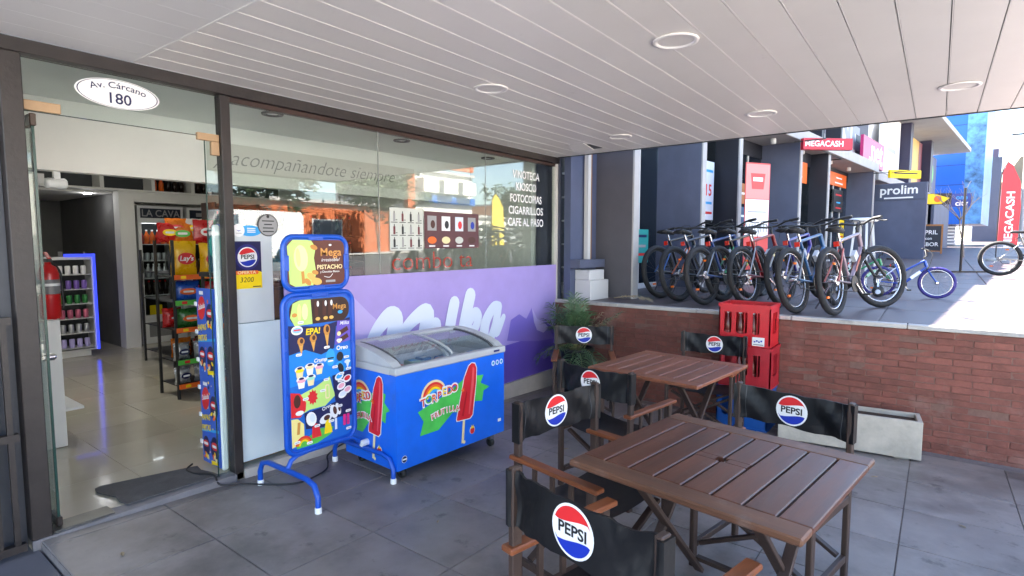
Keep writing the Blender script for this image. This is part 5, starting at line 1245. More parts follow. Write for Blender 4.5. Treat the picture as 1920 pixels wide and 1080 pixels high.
# posters and signs on the shop windows
def wallsign(name, label, cat, s, off, z, w, h, m, txts, tm=WHITE, th=.02, group=None, side=False):
    """flat board on the facade (or, with side, hung across it facing down the terrace)"""
    o = thing(name, label, cat, Matrix.Rotation(FA, 4, 'Z') @ Vector((s, off, 0)) + Vector(FO) + Vector((0, 0, z)), FA if not side else FA - math.pi / 2, group)
    mb = MB(); mb.bb((-w / 2, 0, -h / 2), (w / 2, th, h / 2), m, .003); mb.build('board', o)
    f = Frame((0, -.0005, 0), (1, 0, 0), (0, 0, 1)); mb = MB()
    for (t, x, y, sz, c) in txts: mb.text(t, f, x, y, sz, c or tm, 2, .02) if t else mb.decal(rect(x - sz, y - .02, x + sz, y + .02), f, 2, c or tm)
    if txts: mb.build('lettering', o)
    return o
wallsign('poster', 'orange panel above the shop window beside the black fin', 'poster', 7.3, .34, 3.22, 1.3, .46, ORG, [('', 0, .05, .22, None), ('', 0, -.1, .3, None)])
wallsign('poster', 'wide orange panel with white print over the second shop window', 'poster', 10.6, .62, 3.40, 4.0, .36, ORG, [('', 1.2, .05, .3, None), ('', 1.2, -.09, .4, None)])
wallsign('poster', 'black poster with red and blue figures under the orange panel', 'poster', 11.75, .60, 2.82, .95, .62, BLACKP, [('', 0, .16, .3, RED), ('', 0, -.05, .2, SKYB), ('', 0, -.2, .26, RED)])
wallsign('poster', 'tall narrow poster column of white sale sheets in the shop window', 'poster', 2.85, .35, 2.50, .42, .95, PALEW, [('15', 0, .0, .26, RED), ('', 0, .32, .16, SKYB), ('', 0, -.2, .14, SKYB), ('', 0, -.36, .15, RED)])
wallsign('poster', 'orange brown poster in the entrance window behind the banner', 'poster', 5.1, .70, 2.62, .70, .40, mat('poster_amber', '#a8683a', .5, var=.3, scale=5), [('', 0, 0, .2, None)])
wallsign('poster', 'blue picture poster below the orange brown one in the entrance', 'poster', 5.1, .70, 2.18, .70, .36, mat('poster_night', '#35506e', .5, var=.3, scale=5), [('', 0, 0, .2, PALEW)])
wallsign('shop_sign', 'slate shop sign with white lowercase lettering on the projecting wall', 'sign', 13.88, -.46, 3.14, 1.30, .46, mat('sign_slate', '#4a5064', .5), [('prolim', .0, .05, .36, None), ('', 0, -.17, .36, None)], th=.02, side=True)
P('wing_wall', (13.9, -1.14, tz(14)), (14.05, .62, 3.40), SLATE); P('shop_front', (14.06, .3, tz(14)), (17.2, .4, 3.4), SLATE); P('doorway', (17.21, .25, tz(17)), (17.49, .3, 3.4), BLACKP)
P('shop_front', (18.5, .3, tz(18)), (22.9, .4, 3.48), SLATE); P('shop_front', (23.3, -.2, tz(23)), (28.2, -.1, 3.48), SLATE)
hg = wallsign('hanging_sign', 'red hanging shop sign with white lettering under the slab', 'sign', 6.1, -.55, 3.55, 1.0, .22, mat('sign_red', '#b8243a', .45), [('MEGACASH', -.08, 0, .15, None)], th=.10, side=False)
hg.rotation_euler.z = R(-48); 
hg2 = wallsign('hanging_sign', 'yellow hanging shop sign on a bracket beside the lettered slate sign', 'sign', 13.0, -.75, 3.56, 1.05, .22, YEL, [('', 0, .02, .4, BLACKP)], th=.08); hg2.rotation_euler.z = R(-40)
hg3 = wallsign('hanging_sign', 'yellow and black lamp shaped sign hanging at the far shops', 'sign', 15.6, -1.0, 3.0, 1.1, .34, BLACKP, [('', -.2, 0, .1, WHITE)], th=.12); hg3.rotation_euler.z = R(-75)
mb = MB(); f = Frame((0, -.002, 0), (1, 0, 0), (0, 0, 1)); mb.decal([(-.1, -.15), (.3, -.16), (.5, .02), (.1, .16), (-.15, .14)], f, 3, YEL); mb.decal(ell(.2, 0, .1, .1, 14), f, 4, ORG); mb.build('print', hg3)
hg4 = wallsign('hanging_sign', 'blue square sign with pale lettering below the blue tower', 'sign', 15.9, -1.75, 2.95, .50, .40, mat('sign_blue', '#1c3f8a', .45), [('one', 0, .08, .19, SKYB), ('city', 0, -.1, .22, None)], th=.1); hg4.rotation_euler.z = R(-78)
for s, off, z, L in ((5.75, 0, 3.6, .6), (12.6, 0, 3.6, .9)):
    P('sign_bracket', (s - .015, -L, z - .01), (s + .015, -.046, z + .01), DSTEEL)
for s_ in (2.6, 4.4, 5.6, 7.4, 9.6, 11.4): MB().lathe([(.05, 0), (.055, -.09), (.035, -.10)], (s_, .3, 3.689), FRM, 12).build('spotlight', row)
for s_ in (.9, 6.9, 13.5): MB().tube([(s_, -.02, 3.67), (s_ + 2.4, -.02, 3.66), (s_ + 2.4, .25, 3.65)], .012, BLKM, 5).build('conduit', row)
for (s_, off_, z_, w_, h_, m_, lab_) in ((1.0, .68, 2.3, .55, .7, PALEW, 'pale notice sheet behind the first grilled shop window'), (1.35, .68, 1.6, .4, .5, mat('teal_print', '#2e9a94', .5), 'teal poster low in the first grilled shop window'), (4.2, .74, 1.9, .5, .7, CREAM, 'cream poster at the entrance beside the banner'), (7.0, .36, 2.3, .5, .8, mat('teal_print', '#2e9a94', .5), 'teal poster under the orange panel by the black fin'), (9.6, .64, 2.5, .8, .9, PALEW, 'white price sheet in the wide shop window'), (12.4, .64, 2.0, .5, .7, YEL, 'yellow poster at the end of the wide shop window')):
    wallsign('poster', lab_, 'poster', s_, off_, z_, w_, h_, m_, [('', 0, h_ * .3, w_ * .35, NAVY), ('', 0, 0, w_ * .3, GREYP), ('', 0, -h_ * .25, w_ * .35, RED)], th=.008)
# roll-up banner
rb = thing('rollup_banner', 'red and white roll-up banner standing in the shop entrance behind the bicycles', 'banner', (9.30, 2.28, terrace_z(9.3)), R(-30))
BNR = mat('banner_red', '#d24a48', .5)
mb = MB(); mb.bb((-.27, -.06, 0), (.27, .06, .07), CHROME, .01); mb.build('base', rb)
mb = MB(); mb.bb((-.25, -.004, .071), (.25, .004, 1.88), BNR); mb.build('sheet', rb)
f = Frame((0, -.0045, 0), (1, 0, 0), (0, 0, 1)); mb = MB(); mb.decal(rect(-.24, .75, .24, 1.32), f, 1, WHITE); mb.decal(rect(-.24, 1.33, .24, 1.86), f, 1, mat('banner_pink', '#e08a84', .5)); mb.decal([(-.15, 1.72), (.15, 1.72), (.12, 1.48), (-.12, 1.48)], f, 2, BNR); mb.decal(rect(-.1, 1.6, .1, 1.66), f, 3, WHITE); mb.decal(rect(-.19, 1.12, .19, 1.14), f, 2, GREYP)
for k in range(8): mb.decal(rect(-.22 + k * .06, .82, -.215 + k * .06 + .015, .95), f, 2, GREYP)
mb.build('print', rb)
mb = MB(); mb.tube([(0, .05, .07), (0, .03, 1.88)], .008, CHROME, 6); mb.build('pole', rb)
# chalkboard
cbd = thing('chalkboard', 'wooden framed chalkboard with chalk writing standing before the far shops', 'chalkboard', (25.0, .30, terrace_z(25)), R(-80))
WF = mat('chalkboard_wood', '#a06a38', .6)
mb = MB(); mb.bb((-.42, -.02, .12), (.42, .0, 1.15), mat('slate_board', '#1c2430', .6)); mb.build('board', cbd)
mb = MB(); mb.bb((-.48, -.03, 0), (-.421, .02, 1.22), WF); mb.bb((.421, -.03, 0), (.48, .02, 1.22), WF); mb.bb((-.42, -.03, 1.151), (.42, .02, 1.22), WF); mb.bb((-.42, -.03, .08), (.42, .02, .119), WF); mb.build('frame', cbd)
f = Frame((0, -.021, 0), (1, 0, 0), (0, 0, 1)); 
for w_, z_, s_ in (('APRIL', .88, .24), ('con', .63, .16), ('SABOR', .38, .22)): mb = MB(); mb.text(w_, f, 0, z_, s_, WHITE, 1, .012); mb.build('word', cbd)
cbd.scale = (.85, .85, .85)

# blue tower, far buildings
tw = thing('blue_tower', 'tall blue clad shop tower with patterned white street face', 'building', (38, 0, 0), FA)
def Q(par, name, lo, hi, m): return MB().bb(lo, hi, m).build(name, par)
BTW = mat('tower_blue', '#0f55b0', .35, var=.06, scale=.8)
Q(tw, 'wall', (-1.0, -1.0, 2.6), (4, 6, 11.5), BTW); Q(tw, 'base', (-.6, -.3, .8), (4, 6, 2.59), mat('tower_base', '#5a6078', .7))
PATB = mat('tower_pattern', (.07, .20, .42), .35, var=.75, scale=2.5); Q(tw, 'screen', (-1.0, -1.75, 2.6), (4, -1.001, 11.3), PATB)
for k in range(5): Q(tw, 'panel_joint', (-1.012, -1.0, 4.6 + k), (-1.001, 1.0, 4.62 + k), NAVY)
for k in range(3): Q(tw, 'column', (-2.5 - k * .0, .15 + k * .55 - .6, 1.2), (-2.3, .4 + k * .55 - .6, 3.55), FRM)
for k in range(9): Q(tw, 'gate_slat', (-.66, -.78, 1.4 + k * .17), (-.63, -.31, 1.48 + k * .17), FRM)
gt = thing('grey_building', 'plain grey tower block at the end of the shop row', 'building', (52, -2.8, 1.0), 0)
Q(gt, 'wall', (0, -.45, -.4), (6, .95, 6.6), mat('far_grey', '#4c5160', .8, var=.1, scale=1)); Q(gt, 'roof_box', (1, -.3, 6.601), (2.5, .6, 7.3), mat('far_dark', '#5a5060', .8))
hs2 = thing('gabled_house', 'pale gabled house with large windows behind the red feather flag', 'house', (60, -6.0, 1.0), 0)
HB = mat('house_beige', '#7a705f', .8, var=.15, scale=1); Q(hs2, 'wall', (0, -4, -.5), (8, 2.3, 4.9), mat('house_grey', '#8a8b95', .8)); Q(hs2, 'wall_panel', (-.06, -2.6, 1.9), (-.01, 1.0, 4.7), mat('house_white', (.7, .68, .64), .8))
mb = MB(); mb.prism([(-4.4, 4.9), (2.5, 4.9), (1.2, 7.4), (-3.6, 7.4)], Frame((-.4, 0, 0), (0, 1, 0), (0, 0, 1)), 0, 8, HB); mb.build('roof', hs2)
for y in (-2.2, -.6): wq = Q(hs2, 'window', (-.08, y, 2.1), (-.061, y + 1.1, 4.3), mat('far_glass', (.12, .15, .18), .1)); Q(hs2, 'frame', (-.11, y - .06, 2.0), (-.0801, y - .001, 4.35), FRM)
Q(hs2, 'porch', (-1.6, -4, 1.9), (-.07, 1.4, 2.05), FRM)
for y in (-3.6, -1.6, 1.2): Q(hs2, 'pillar', (-1.5, y, -.3), (-1.3, y + .2, 1.899), FRM)
# red feather flag, sign pole, street tree, white bicycle rack bench
def feather(label, loc, col, h, txt, rz, tilt=0):
    t = thing('feather_flag', label, 'flag', loc, rz)
    mb = MB(); mb.tube(smooth([(0, 0, 0), (0, 0, h * .7), (.03, 0, h * .9), (.16, 0, h)]), .014, DSTEEL, 6); mb.build('pole', t)
    mb = MB(); f = Frame((.018, 0, 0), (1, 0, 0), (0, 0, 1)); w = .50
    mb.prism([(0, h * .18), (w * .95, h * .14), (w, h * .55), (w * .9, h * .8), (w * .5, h * .96), (.14, h * .995), (.02, h * .9)], f, -.003, .003, col); mb.build('sail', t)
    mb = MB(); f2 = Frame((.018, -.0035, 0), (0, 0, 1), (-1, 0, 0)); mb.text(txt, f2, h * .42, -.25, .28, WHITE, 2, .02) if txt else mb.decal(rect(h * .35, -.32, h * .75, -.2), f2, 2, BLACKP); mb.build('lettering', t)
    mb = MB(); mb.lathe([(.22, 0), (.22, .05), (.04, .08)], (0, 0, 0), CONC, 14); mb.build('base', t)
feather('red feather flag with white lettering on the sunlit kerb', (19.6, -1.22, terrace_z(19.6)), mat('flag_red', '#c23a40', .6), 2.6, 'MEGACASH', R(-60))
sg = thing('sign_pole', 'thin dark free standing pole on a cross base on the terrace', 'pole', (13.9, -.36, terrace_z(13.9)), R(-60))
mb = MB(); mb.tube([(0, 0, .02), (0, 0, 1.62)], .022, DSTEEL, 8); mb.build('pole', sg)
mb = MB(); mb.bb((-.75, -.03, 0), (.75, .03, .03), DSTEEL); mb.build('foot', sg)
BARK = mat('pale_bark', (.28, .25, .22), .9, var=.3, scale=12)
def limb(mb, p, d, L, r, dep, m, tips):
    P_ = [Vector(p)]; d = Vector(d).normalized()
    for i in range(4):
        d = (d + Vector((rnd.uniform(-.22, .22), rnd.uniform(-.22, .22), rnd.uniform(-.05, .2)))).normalized(); P_.append(P_[-1] + d * L / 4)
    mb.tube(P_, [r * (1 - .14 * i) for i in range(5)], m, 6)
    if dep == 0: tips.append(P_[-1]); return
    for k in range(rnd.choice((2, 3, 3))): limb(mb, P_[rnd.choice((2, 3, 4))], d + Vector((rnd.uniform(-.9, .9), rnd.uniform(-.9, .9), rnd.uniform(-.1, .6))), L * .68, r * .55, dep - 1, m, tips)
def tree(name, label, loc, h, r, leafm, nl, group=None, trunk=.45, ls=.16, dep=3):
    t = thing(name, label, 'tree', loc, 0, group); mb = MB(); tips = []
    limb(mb, (0, 0, -.1), (0, 0, 1), h * trunk, .05 * h / 4, 0, BARK, tips); top = tips[0]; tips = []
    for k in range(5): limb(mb, top - Vector((0, 0, .05)), (math.cos(k * 1.26), math.sin(k * 1.26), .8), h * .26, .028 * h / 4, dep - 1, BARK, tips)
    mb.build('trunk', t)
    if nl:
        mb = MB(); zc = h * (trunk + (1 - trunk) * .5); cl = [Vector((rnd.gauss(0, r * .45), rnd.gauss(0, r * .45), zc + rnd.gauss(0, h * (1 - trunk) * .24))) for _ in range(26)] + tips; V = []; F = []
        for i in range(nl):
            c = rnd.choice(cl) + Vector((rnd.gauss(0, r * .17), rnd.gauss(0, r * .17), rnd.gauss(0, r * .15))); a = Vector((rnd.gauss(0, 1), rnd.gauss(0, 1), rnd.gauss(0, .6))).normalized(); b = a.cross(Vector((rnd.gauss(0, 1), rnd.gauss(0, 1), 1))).normalized(); s = ls * rnd.uniform(.6, 1.3)
            k = len(V); V += [c - a * s, c + b * s * .45, c + a * s, c - b * s * .45]; F.append([k, k + 1, k + 2, k + 3])
        mb.add(V, F, leafm); mb.build('crown', t)
LF1 = mat('tree_leaf', (.060, .095, .035), .6, var=.35, scale=1.5); LF2 = mat('dark_tree_leaf', (.035, .065, .028), .6, var=.35, scale=1.5)
tree('bare_tree', 'small bare street tree with pale branches by the far shops', (22.0, -.62, terrace_z(22)), 2.6, .8, None, 0, trunk=.5, dep=3)
PLS = mat('white_plastic', (.70, .70, .68), .4)
st = thing('plastic_stool', 'tall white plastic stool on the terrace behind the bicycles', 'stool', (10.4, .95, terrace_z(10.4)))
mb = MB(); mb.lathe([(.0001, 1.02), (.17, 1.02), (.20, 1.0), (.20, .98), (.17, .96)], (0, 0, 0), PLS, 18); mb.build('seat', st)
for k in range(4):
    a = k * math.pi / 2 + .4
    mb = MB(); mb.bar((.2 * math.cos(a), .2 * math.sin(a), 0), (.12 * math.cos(a), .12 * math.sin(a), .965), .03, .03, PLS); mb.build('leg', st)
# ================================================================== BICYCLES
TYRE = mat('tyre', (.014, .014, .016), .75, var=.2, scale=30, bump=.2, bscale=120)
def wheel(par, c, r, steer=0, rimm=CHROME, tw=.027, tyrem=None, spokes=18):
    """wheel in the local x-z plane"""
    e = empty('wheel', c, steer); e.parent = par
    mb = MB(); N = 30; mb.tube([((r - tw) * math.cos(2 * math.pi * i / N), 0, (r - tw) * math.sin(2 * math.pi * i / N)) for i in range(N)], tw, tyrem or TYRE, 8, closed=True); mb.build('tyre', e)
    mb = MB(); ri = r - 2 * tw - .004; mb.tube([(ri * math.cos(2 * math.pi * i / N), 0, ri * math.sin(2 * math.pi * i / N)) for i in range(N)], .0085, rimm, 6, closed=True); mb.build('rim', e)
    mb = MB()
    for i in range(spokes):
        a = 2 * math.pi * i / spokes; s = .022 if i % 2 else -.022; mb.tube([(.018 * math.cos(a + .8), s, .018 * math.sin(a + .8)), (ri * math.cos(a), 0, ri * math.sin(a))], .0012, mat('spoke_steel', (.16, .16, .17), .35, .8), 4, cap=False)
    mb.lathe([(.010, -.045), (.02, -.03), (.02, .03), (.010, .045)], (0, 0, 0), CHROME, 10, 'Y'); mb.build('spokes', e)
    return e
def bicycle(label, loc, head, colm, col2, S=1.0, r=.33, steer=0, lean=3, kid=False, group=None, rim=CHROME, tyrem=None):
    a = R(head); t = thing('bicycle', label, 'bicycle', loc, a, group); t.rotation_euler = (R(lean), 0, a)
    g = lambda x, z, y=0: (x * S, y * S, z * S + (r - .33 * S))
    RH, BB, ST, HT, HB, FH = g(-.44, .33), g(0, .28), g(-.15, .72), g(.37, .80), g(.41, .66), g(.60, .33)
    k = .62 if kid else 1
    mb = MB(); mb.tube([HB, BB], .021 * S ** .5, colm, 8); mb.tube([HT, ST] if not kid else [HT, g(-.08, .5)], .017 * S ** .5, colm, 8); mb.tube([BB, ST], .017 * S ** .5, colm, 8); mb.tube([HT, HB], .024 * S ** .5, colm, 8)
    for s in (-1, 1):
        mb.tube([g(-.02, .29, .03 * s), g(-.25, .31, .045 * s), g(-.44, .33, .065 * s)], .010 * S ** .5, colm, 6); mb.tube([g(-.13, .64, .02 * s), g(-.44, .33, .065 * s)], .009 * S ** .5, col2, 6)
    mb.lathe([(.03 * S, -.04 * S), (.03 * S, .04 * S)], BB, BLKM, 12, 'Y'); mb.build('frame', t)
    mb = MB(); f = Frame((0, -.024 * S ** .5, 0), (1, 0, 0), (0, 0, 1)); m1, m2 = Vector(BB).lerp(Vector(HB), .35), Vector(BB).lerp(Vector(HB), .75); dd = (m2 - m1); nn = Vector((-dd.z, 0, dd.x)).normalized() * .017
    mb.add([m1 - nn + f.o, m2 - nn + f.o, m2 + nn + f.o, m1 + nn + f.o], [[0, 1, 2, 3]], col2); mb.add([Vector((v.x, -v.y, v.z)) for v in (m1 + nn + f.o, m2 + nn + f.o, m2 - nn + f.o, m1 - nn + f.o)], [[0, 1, 2, 3]], col2); mb.build('decal', t)
    wheel(t, RH, r, 0, rim, .031 * (S if kid else 1), tyrem); 
    fe = empty('steering', HT, R(steer)); fe.parent = t
    rel = lambda p: (p[0] - HT[0], p[1], p[2] - HT[2])
    mb = MB(); mb.tube([rel(HB), rel(g(.425, .60))], .018 * S, BLKM, 8)
    for s in (-1, 1): mb.tube([rel(g(.425, .60, .0)), rel(g(.44, .585, .055 * s)), rel(g(.52, .45, .06 * s)), rel(FH[:1] + (.062 * S * s,) + FH[2:])], .015 * S, BLKM if not kid else colm, 7)
    mb.build('fork', fe)
    e = wheel(fe, rel(FH), r, 0, rim, .031 * (S if kid else 1), tyrem)
    mb = MB(); mb.tube([rel(HT), rel(g(.355, .86)), rel(g(.40, .90))], .014 * S, BLKM, 7); hb = .33 if not kid else .30
    up = .0 if not kid else .12
    mb.tube([rel(g(.33, .93 + up, -hb)), rel(g(.37, .93 + up, -hb * .55)), rel(g(.40, .90, -.06)), rel(g(.40, .90, .06)), rel(g(.37, .93 + up, hb * .55)), rel(g(.33, .93 + up, hb))], .012 * S, BLKM, 7); h = mb.build('handlebar', fe)
    for s in (-1, 1):
        mb = MB(); mb.tube([rel(g(.345, .931 + up, s * hb * .7)), rel(g(.33, .93 + up, s * hb * 1.02))], .017 * S, RUBBER, 7); mb.tube([rel(g(.37, .925 + up, s * hb * .66)), rel(g(.42, .90 + up, s * hb * .8)), rel(g(.41, .895 + up, s * hb * .98))], .006 * S, BLKM, 5); mb.build('grip', fe)
    mb = MB()
    for s in (-1, 1): mb.tube(smooth([rel(g(.37, .92 + up, s * .2)), rel(g(.50, .95, s * .1)), rel(g(.47, .75, s * .04)), rel(g(.43, .6, s * .03))], 4), .004 * S, BLKM, 4)
    mb.build('cable', fe)
    mb = MB(); mb.tube([ST, g(-.175, .80)], .013 * S, CHROME, 7); mb.build('seat_post', t)
    mb = MB(); V = []; prof = [(-.14, .075, .835), (-.10, .085, .84), (-.02, .06, .835), (.06, .028, .83), (.13, .02, .825)]
    for (x, w, z) in prof: V += [g(x - .17, z, -w), g(x - .17, z + .022, -w * .6), g(x - .17, z + .022, w * .6), g(x - .17, z, w), g(x - .17, z - .03, 0)]
    F = [[5 * i + j, 5 * i + (j + 1) % 5, 5 * i + 5 + (j + 1) % 5, 5 * i + 5 + j] for i in range(4) for j in range(5)] + [[4, 3, 2, 1, 0], [20, 21, 22, 23, 24]]
    mb.add(V, F, RUBBER, True); mb.build('saddle', t)
    mb = MB(); q = g(-.235, .69); mb.box(q, (.012, .05 * S, .05 * S), mat('reflector_red', '#c8281c', .25)); mb.tube([q, g(-.165, .74)], .005, BLKM, 5); mb.build('reflector', t)
    mb = MB(); mb.lathe([(.085 * S, -.004), (.085 * S, .004)], g(0, .28, -.05), BLKM, 20, 'Y'); mb.bar(g(0, .28, -.06), g(.12, .17, -.07), .018 * S, .010, CHROME); mb.bar(g(0, .28, .06), g(-.12, .39, .07), .018 * S, .010, CHROME); mb.box(g(.12, .165, -.11), (.08 * S, .08 * S, .018), BLKM); mb.box(g(-.12, .395, .11), (.08 * S, .08 * S, .018), BLKM); mb.build('crankset', t)
    mb = MB(); mb.tube([g(0, .36, -.05), g(-.44, .365, -.05)], .0045, BLKM, 4); mb.tube([g(-.02, .20, -.05), g(-.40, .24, -.05), g(-.44, .30, -.05)], .0045, BLKM, 4); mb.lathe([(.045 * S, -.006), (.05 * S, .0), (.045 * S, .006)], g(-.44, .33, -.05), CHROME, 14, 'Y'); mb.build('chain', t)
    mb = MB(); q = (RH[0] + .10 * S, .0, RH[2] + r * .5); mb.box(q, (.05 * S, .012, .022), mat('reflector_orange', '#e06a14', .25)); q = (RH[0] - .12 * S, .0, RH[2] - r * .45); mb.box(q, (.05 * S, .012, .022), mat('reflector_orange', '#e06a14', .25)); kind(mb.build('wheel_reflector', t), 'stuff')
    if kid:
        for s in (-1, 1):
            mb = MB(); mb.bar(g(-.44, .33, .08 * s), g(-.44, .16, .22 * s), .02, .008, CHROME); mb.build('stabiliser_arm', t)
            w_ = empty('stabiliser_wheel', g(-.44, .145, .24 * s)); w_.parent = t; w_.location.z = .065
            mb = MB(); mb.lathe([(.02, -.012), (.06, -.012), (.065, 0), (.06, .012), (.02, .012)], (0, 0, 0), BLKM, 16, 'Y'); mb.build('tyre', w_)
            mb = MB(); mb.lathe([(.02, -.0125), (.03, -.0128), (.03, .0128), (.02, .0125)], (0, 0, 0), PALEW, 12, 'Y'); mb.build('rim', w_)
    else:
        mb = MB(); mb.tube([g(-.30, .30, .06), g(-.27, .06, .24)], .008, CHROME, 6); mb.build('kickstand', t)
        mb = MB(); p1 = Vector(BB).lerp(Vector(HT), .55); mb.box((p1.x, 0, p1.z), (.10, .04, .08), mat('white_tag', (.45, .47, .52), .5, var=.1, scale=20), Matrix.Rotation(R(-35), 3, 'Y')); mb.build('price_tag', t)
    return t
def bm_(n, c):
    q = lin(c) if isinstance(c, str) else c; q = tuple(v * (.55 if n.startswith(('paint', 'trim')) else 1) for v in q)
    return mat(n, q, .30, .2, coat=.4)
HD = -13
def at_rear(px, py, head): return (px + .44 * math.cos(R(head)), py + .44 * math.sin(R(head)), terrace_z(px) + .003)
spec = [((6.72, 2.74), 'black mountain bicycle with blue trim, first in the row by the slate wall', bm_('paint_black_blue', '#15202e'), bm_('trim_blue', '#2c6fc0'), 0, BLKM),
        ((6.50, 2.42), 'dark navy bicycle with orange trim, second from the slate wall', bm_('paint_navy', '#182038'), bm_('trim_orange', '#e06a20'), 8, BLKM),
        ((6.32, 2.06), 'bicycle with blue and silver frame between the orange trimmed and the green trimmed one', bm_('paint_blue', '#1c4a94'), bm_('trim_silver', '#a8b0bc'), -5, BLKM),
        ((6.72, 1.98), 'black bicycle with green trim in the middle of the row', bm_('paint_jet', '#14161a'), bm_('trim_green', '#2fae6a'), 10, BLKM),
        ((6.55, 1.66), 'red framed bicycle standing behind the top red crate', bm_('paint_red', '#b02028'), bm_('trim_white', '#c8ccd4'), 5, CHROME),
        ((6.70, 1.34), 'violet blue framed bicycle between the red and the light blue one', bm_('paint_violet', '#3a36a8'), bm_('trim_pale', '#b4b0e0'), -8, BLKM),
        ((6.14, 1.09), 'bicycle with light blue and silver frame next to the pinkish one', bm_('paint_sky', '#2a70b0'), bm_('trim_silver', '#a8b0bc'), 6, CHROME),
        ((6.17, .765), 'pinkish silver bicycle with turned front wheel, last of the row', bm_('paint_pink', '#a08a9c'), bm_('trim_rose', '#d06a60'), -26, CHROME)]
for (q, lab, c1, c2, stv, rm) in spec:
    bicycle(lab, at_rear(q[0], q[1], HD), HD, c1, c2, 1.0, .335, stv, -9 + rnd.uniform(-2, 2), group='bicycles parked in a row on the terrace', rim=rm)
KB = bm_('paint_kid_blue', '#2a5fd0')
bicycle('small blue children bicycle with stabilisers at the end of the bicycle row', (8.33, .33, terrace_z(8.33) + .003), -86, KB, bm_('kid_white', '#c8d4f0'), .56, .19, 0, 0, True, tyrem=mat('violet_tyre', '#2c2470', .6))
bicycle('small green children bicycle half hidden behind the turned front wheel', (8.55, .80, terrace_z(8.55) + .003), -80, bm_('paint_kid_green', '#2fae6a'), bm_('kid_mint', '#b4e4cc'), .56, .19, 15, 0, True)
bicycle('pale bicycle parked in full sun beyond the shade edge', (13.1, -1.28, terrace_z(13.1) + .003), -100, bm_('paint_cream', '#c8beb0'), bm_('trim_silver', '#a8b0bc'), .92, .31, 0, 4, rim=CHROME)

# ================================================================== ACROSS THE STREET (seen mirrored in the shop window)
def motorbike(label, loc, head, body, seatm):
    t = thing('motorbike', label, 'motorbike', loc, R(head), 'motorbikes parked at the kerb')
    for x in (-.62, .66): wheel(t, (x, 0, .30), .30, 0, BLKM, .055, spokes=10)
    mb = MB(); mb.tube(smooth([(-.1, 0, .62), (.1, 0, .74), (.35, 0, .82), (.45, 0, .78)]), [.09, .1, .13, .14, .15, .15, .16, .16, .15, .15, .14, .13, .12, .11, .1, .1, .09, .08, .07][:19], body, 10); mb.build('tank', t)
    mb = MB(); mb.tube(smooth([(-.75, 0, .84), (-.45, 0, .78), (-.12, 0, .74)]), [.05, .08, .1, .11, .12, .12, .12, .12, .12, .12, .1, .09, .07], seatm, 8); mb.build('seat', t)
    mb = MB(); mb.bb((-.25, -.12, .25), (.25, .12, .56), DSTEEL, .04); mb.build('engine', t)
    for s in (-1, 1):
        mb = MB(); mb.tube([(.66, .08 * s, .30), (.42, .09 * s, .98)], .024, CHROME, 7); mb.build('fork', t); mb = MB(); mb.tube([(-.62, .09 * s, .30), (-.05, .1 * s, .40)], .022, DSTEEL, 6); mb.build('swingarm', t)
    mb = MB(); mb.tube([(.28, -.36, 1.06), (.40, -.15, 1.02), (.40, .15, 1.02), (.28, .36, 1.06)], .014, BLKM, 6)
    for s in (-1, 1): mb.tube([(.36, .25 * s, 1.04), (.38, .30 * s, 1.2)], .006, BLKM, 5); mb.lathe([(.0001, -.01), (.05, -.005), (.05, .005), (.0001, .01)], (.38, .30 * s, 1.22), BLKM, 10, 'X')
    mb.build('handlebar', t)
    mb = MB(); mb.lathe([(.0001, -.06), (.09, .0), (.095, .06), (.0001, .07)], (.50, 0, .90), WHITE, 14, 'X'); mb.build('headlamp', t)
    mb = MB(); mb.tube([(.1, -.14, .3), (-.2, -.16, .26), (-.8, -.17, .42)], .04, CHROME, 8); mb.build('exhaust', t)
    for x in (-.62, .66): mb = MB(); mb.tube([(x + .32 * math.cos(R(a_)), 0, .30 + .34 * math.sin(R(a_))) for a_ in range(20, 161, 20)], .035, body, 6); mb.build('mudguard', t)
motorbike('white and green motorbike parked at the kerb, mirrored in the window', (12.9, -3.2, terrace_z(12.9) + .003), 205, bm_('moto_white', '#c8ccd0'), RUBBER)
motorbike('white motorbike with dark seat parked behind the yellow flag', (14.6, -3.4, terrace_z(14.6) + .003), 200, bm_('moto_grey', '#b0b4b8'), RUBBER)
motorbike('black motorbike parked last in the kerb line', (16.2, -3.6, terrace_z(16.2) + .003), 200, bm_('moto_black', '#181a1e'), RUBBER)
feather('yellow feather flag standing beside the parked motorbikes', (12.95, -2.9, terrace_z(12.95)), mat('flag_yellow', '#d8c040', .6), 2.05, '', R(10))
def block(name, label, x0, x1, y, z1, wallm, wins, cat='building', depth=8, roofm=None, z0=None):
    z0 = street_z((x0 + x1) / 2) - .2 if z0 is None else z0
    t = thing(name, label, cat, ((x0 + x1) / 2, y, z0)); w = (x1 - x0) / 2; H = z1 - z0
    Q(t, 'wall', (-w, -depth, 0), (w, 0, H), wallm); Q(t, 'roof', (-w - .15, -depth - .1, H + .001), (w + .15, .2, H + .18), roofm or EDGE)
    for (a, b, c, d) in wins:
        wq = Q(t, 'window', (a - w, .001, c - z0), (b - w, .05, d - z0), FRM); Q(t, 'pane', (a - w + .08, .051, c - z0 + .08), (b - w - .08, .06, d - z0 - .08), mat('far_glass', (.12, .15, .18), .1))
    return t
OB = mat('orange_brick', '#b0603a', .85, var=.15, scale=3); WB = mat('white_render', (.66, .64, .60), .85, var=.06, scale=1)
bw_ = block('apartment_house', 'white two storey building with balconies and blue sign across the street', 25.5, 31.6, -20, 6.4, WB, [(.8, 2.2, 4.6, 5.9), (3.2, 4.9, 4.6, 5.9), (.8, 2.2, 2.0, 3.5)])
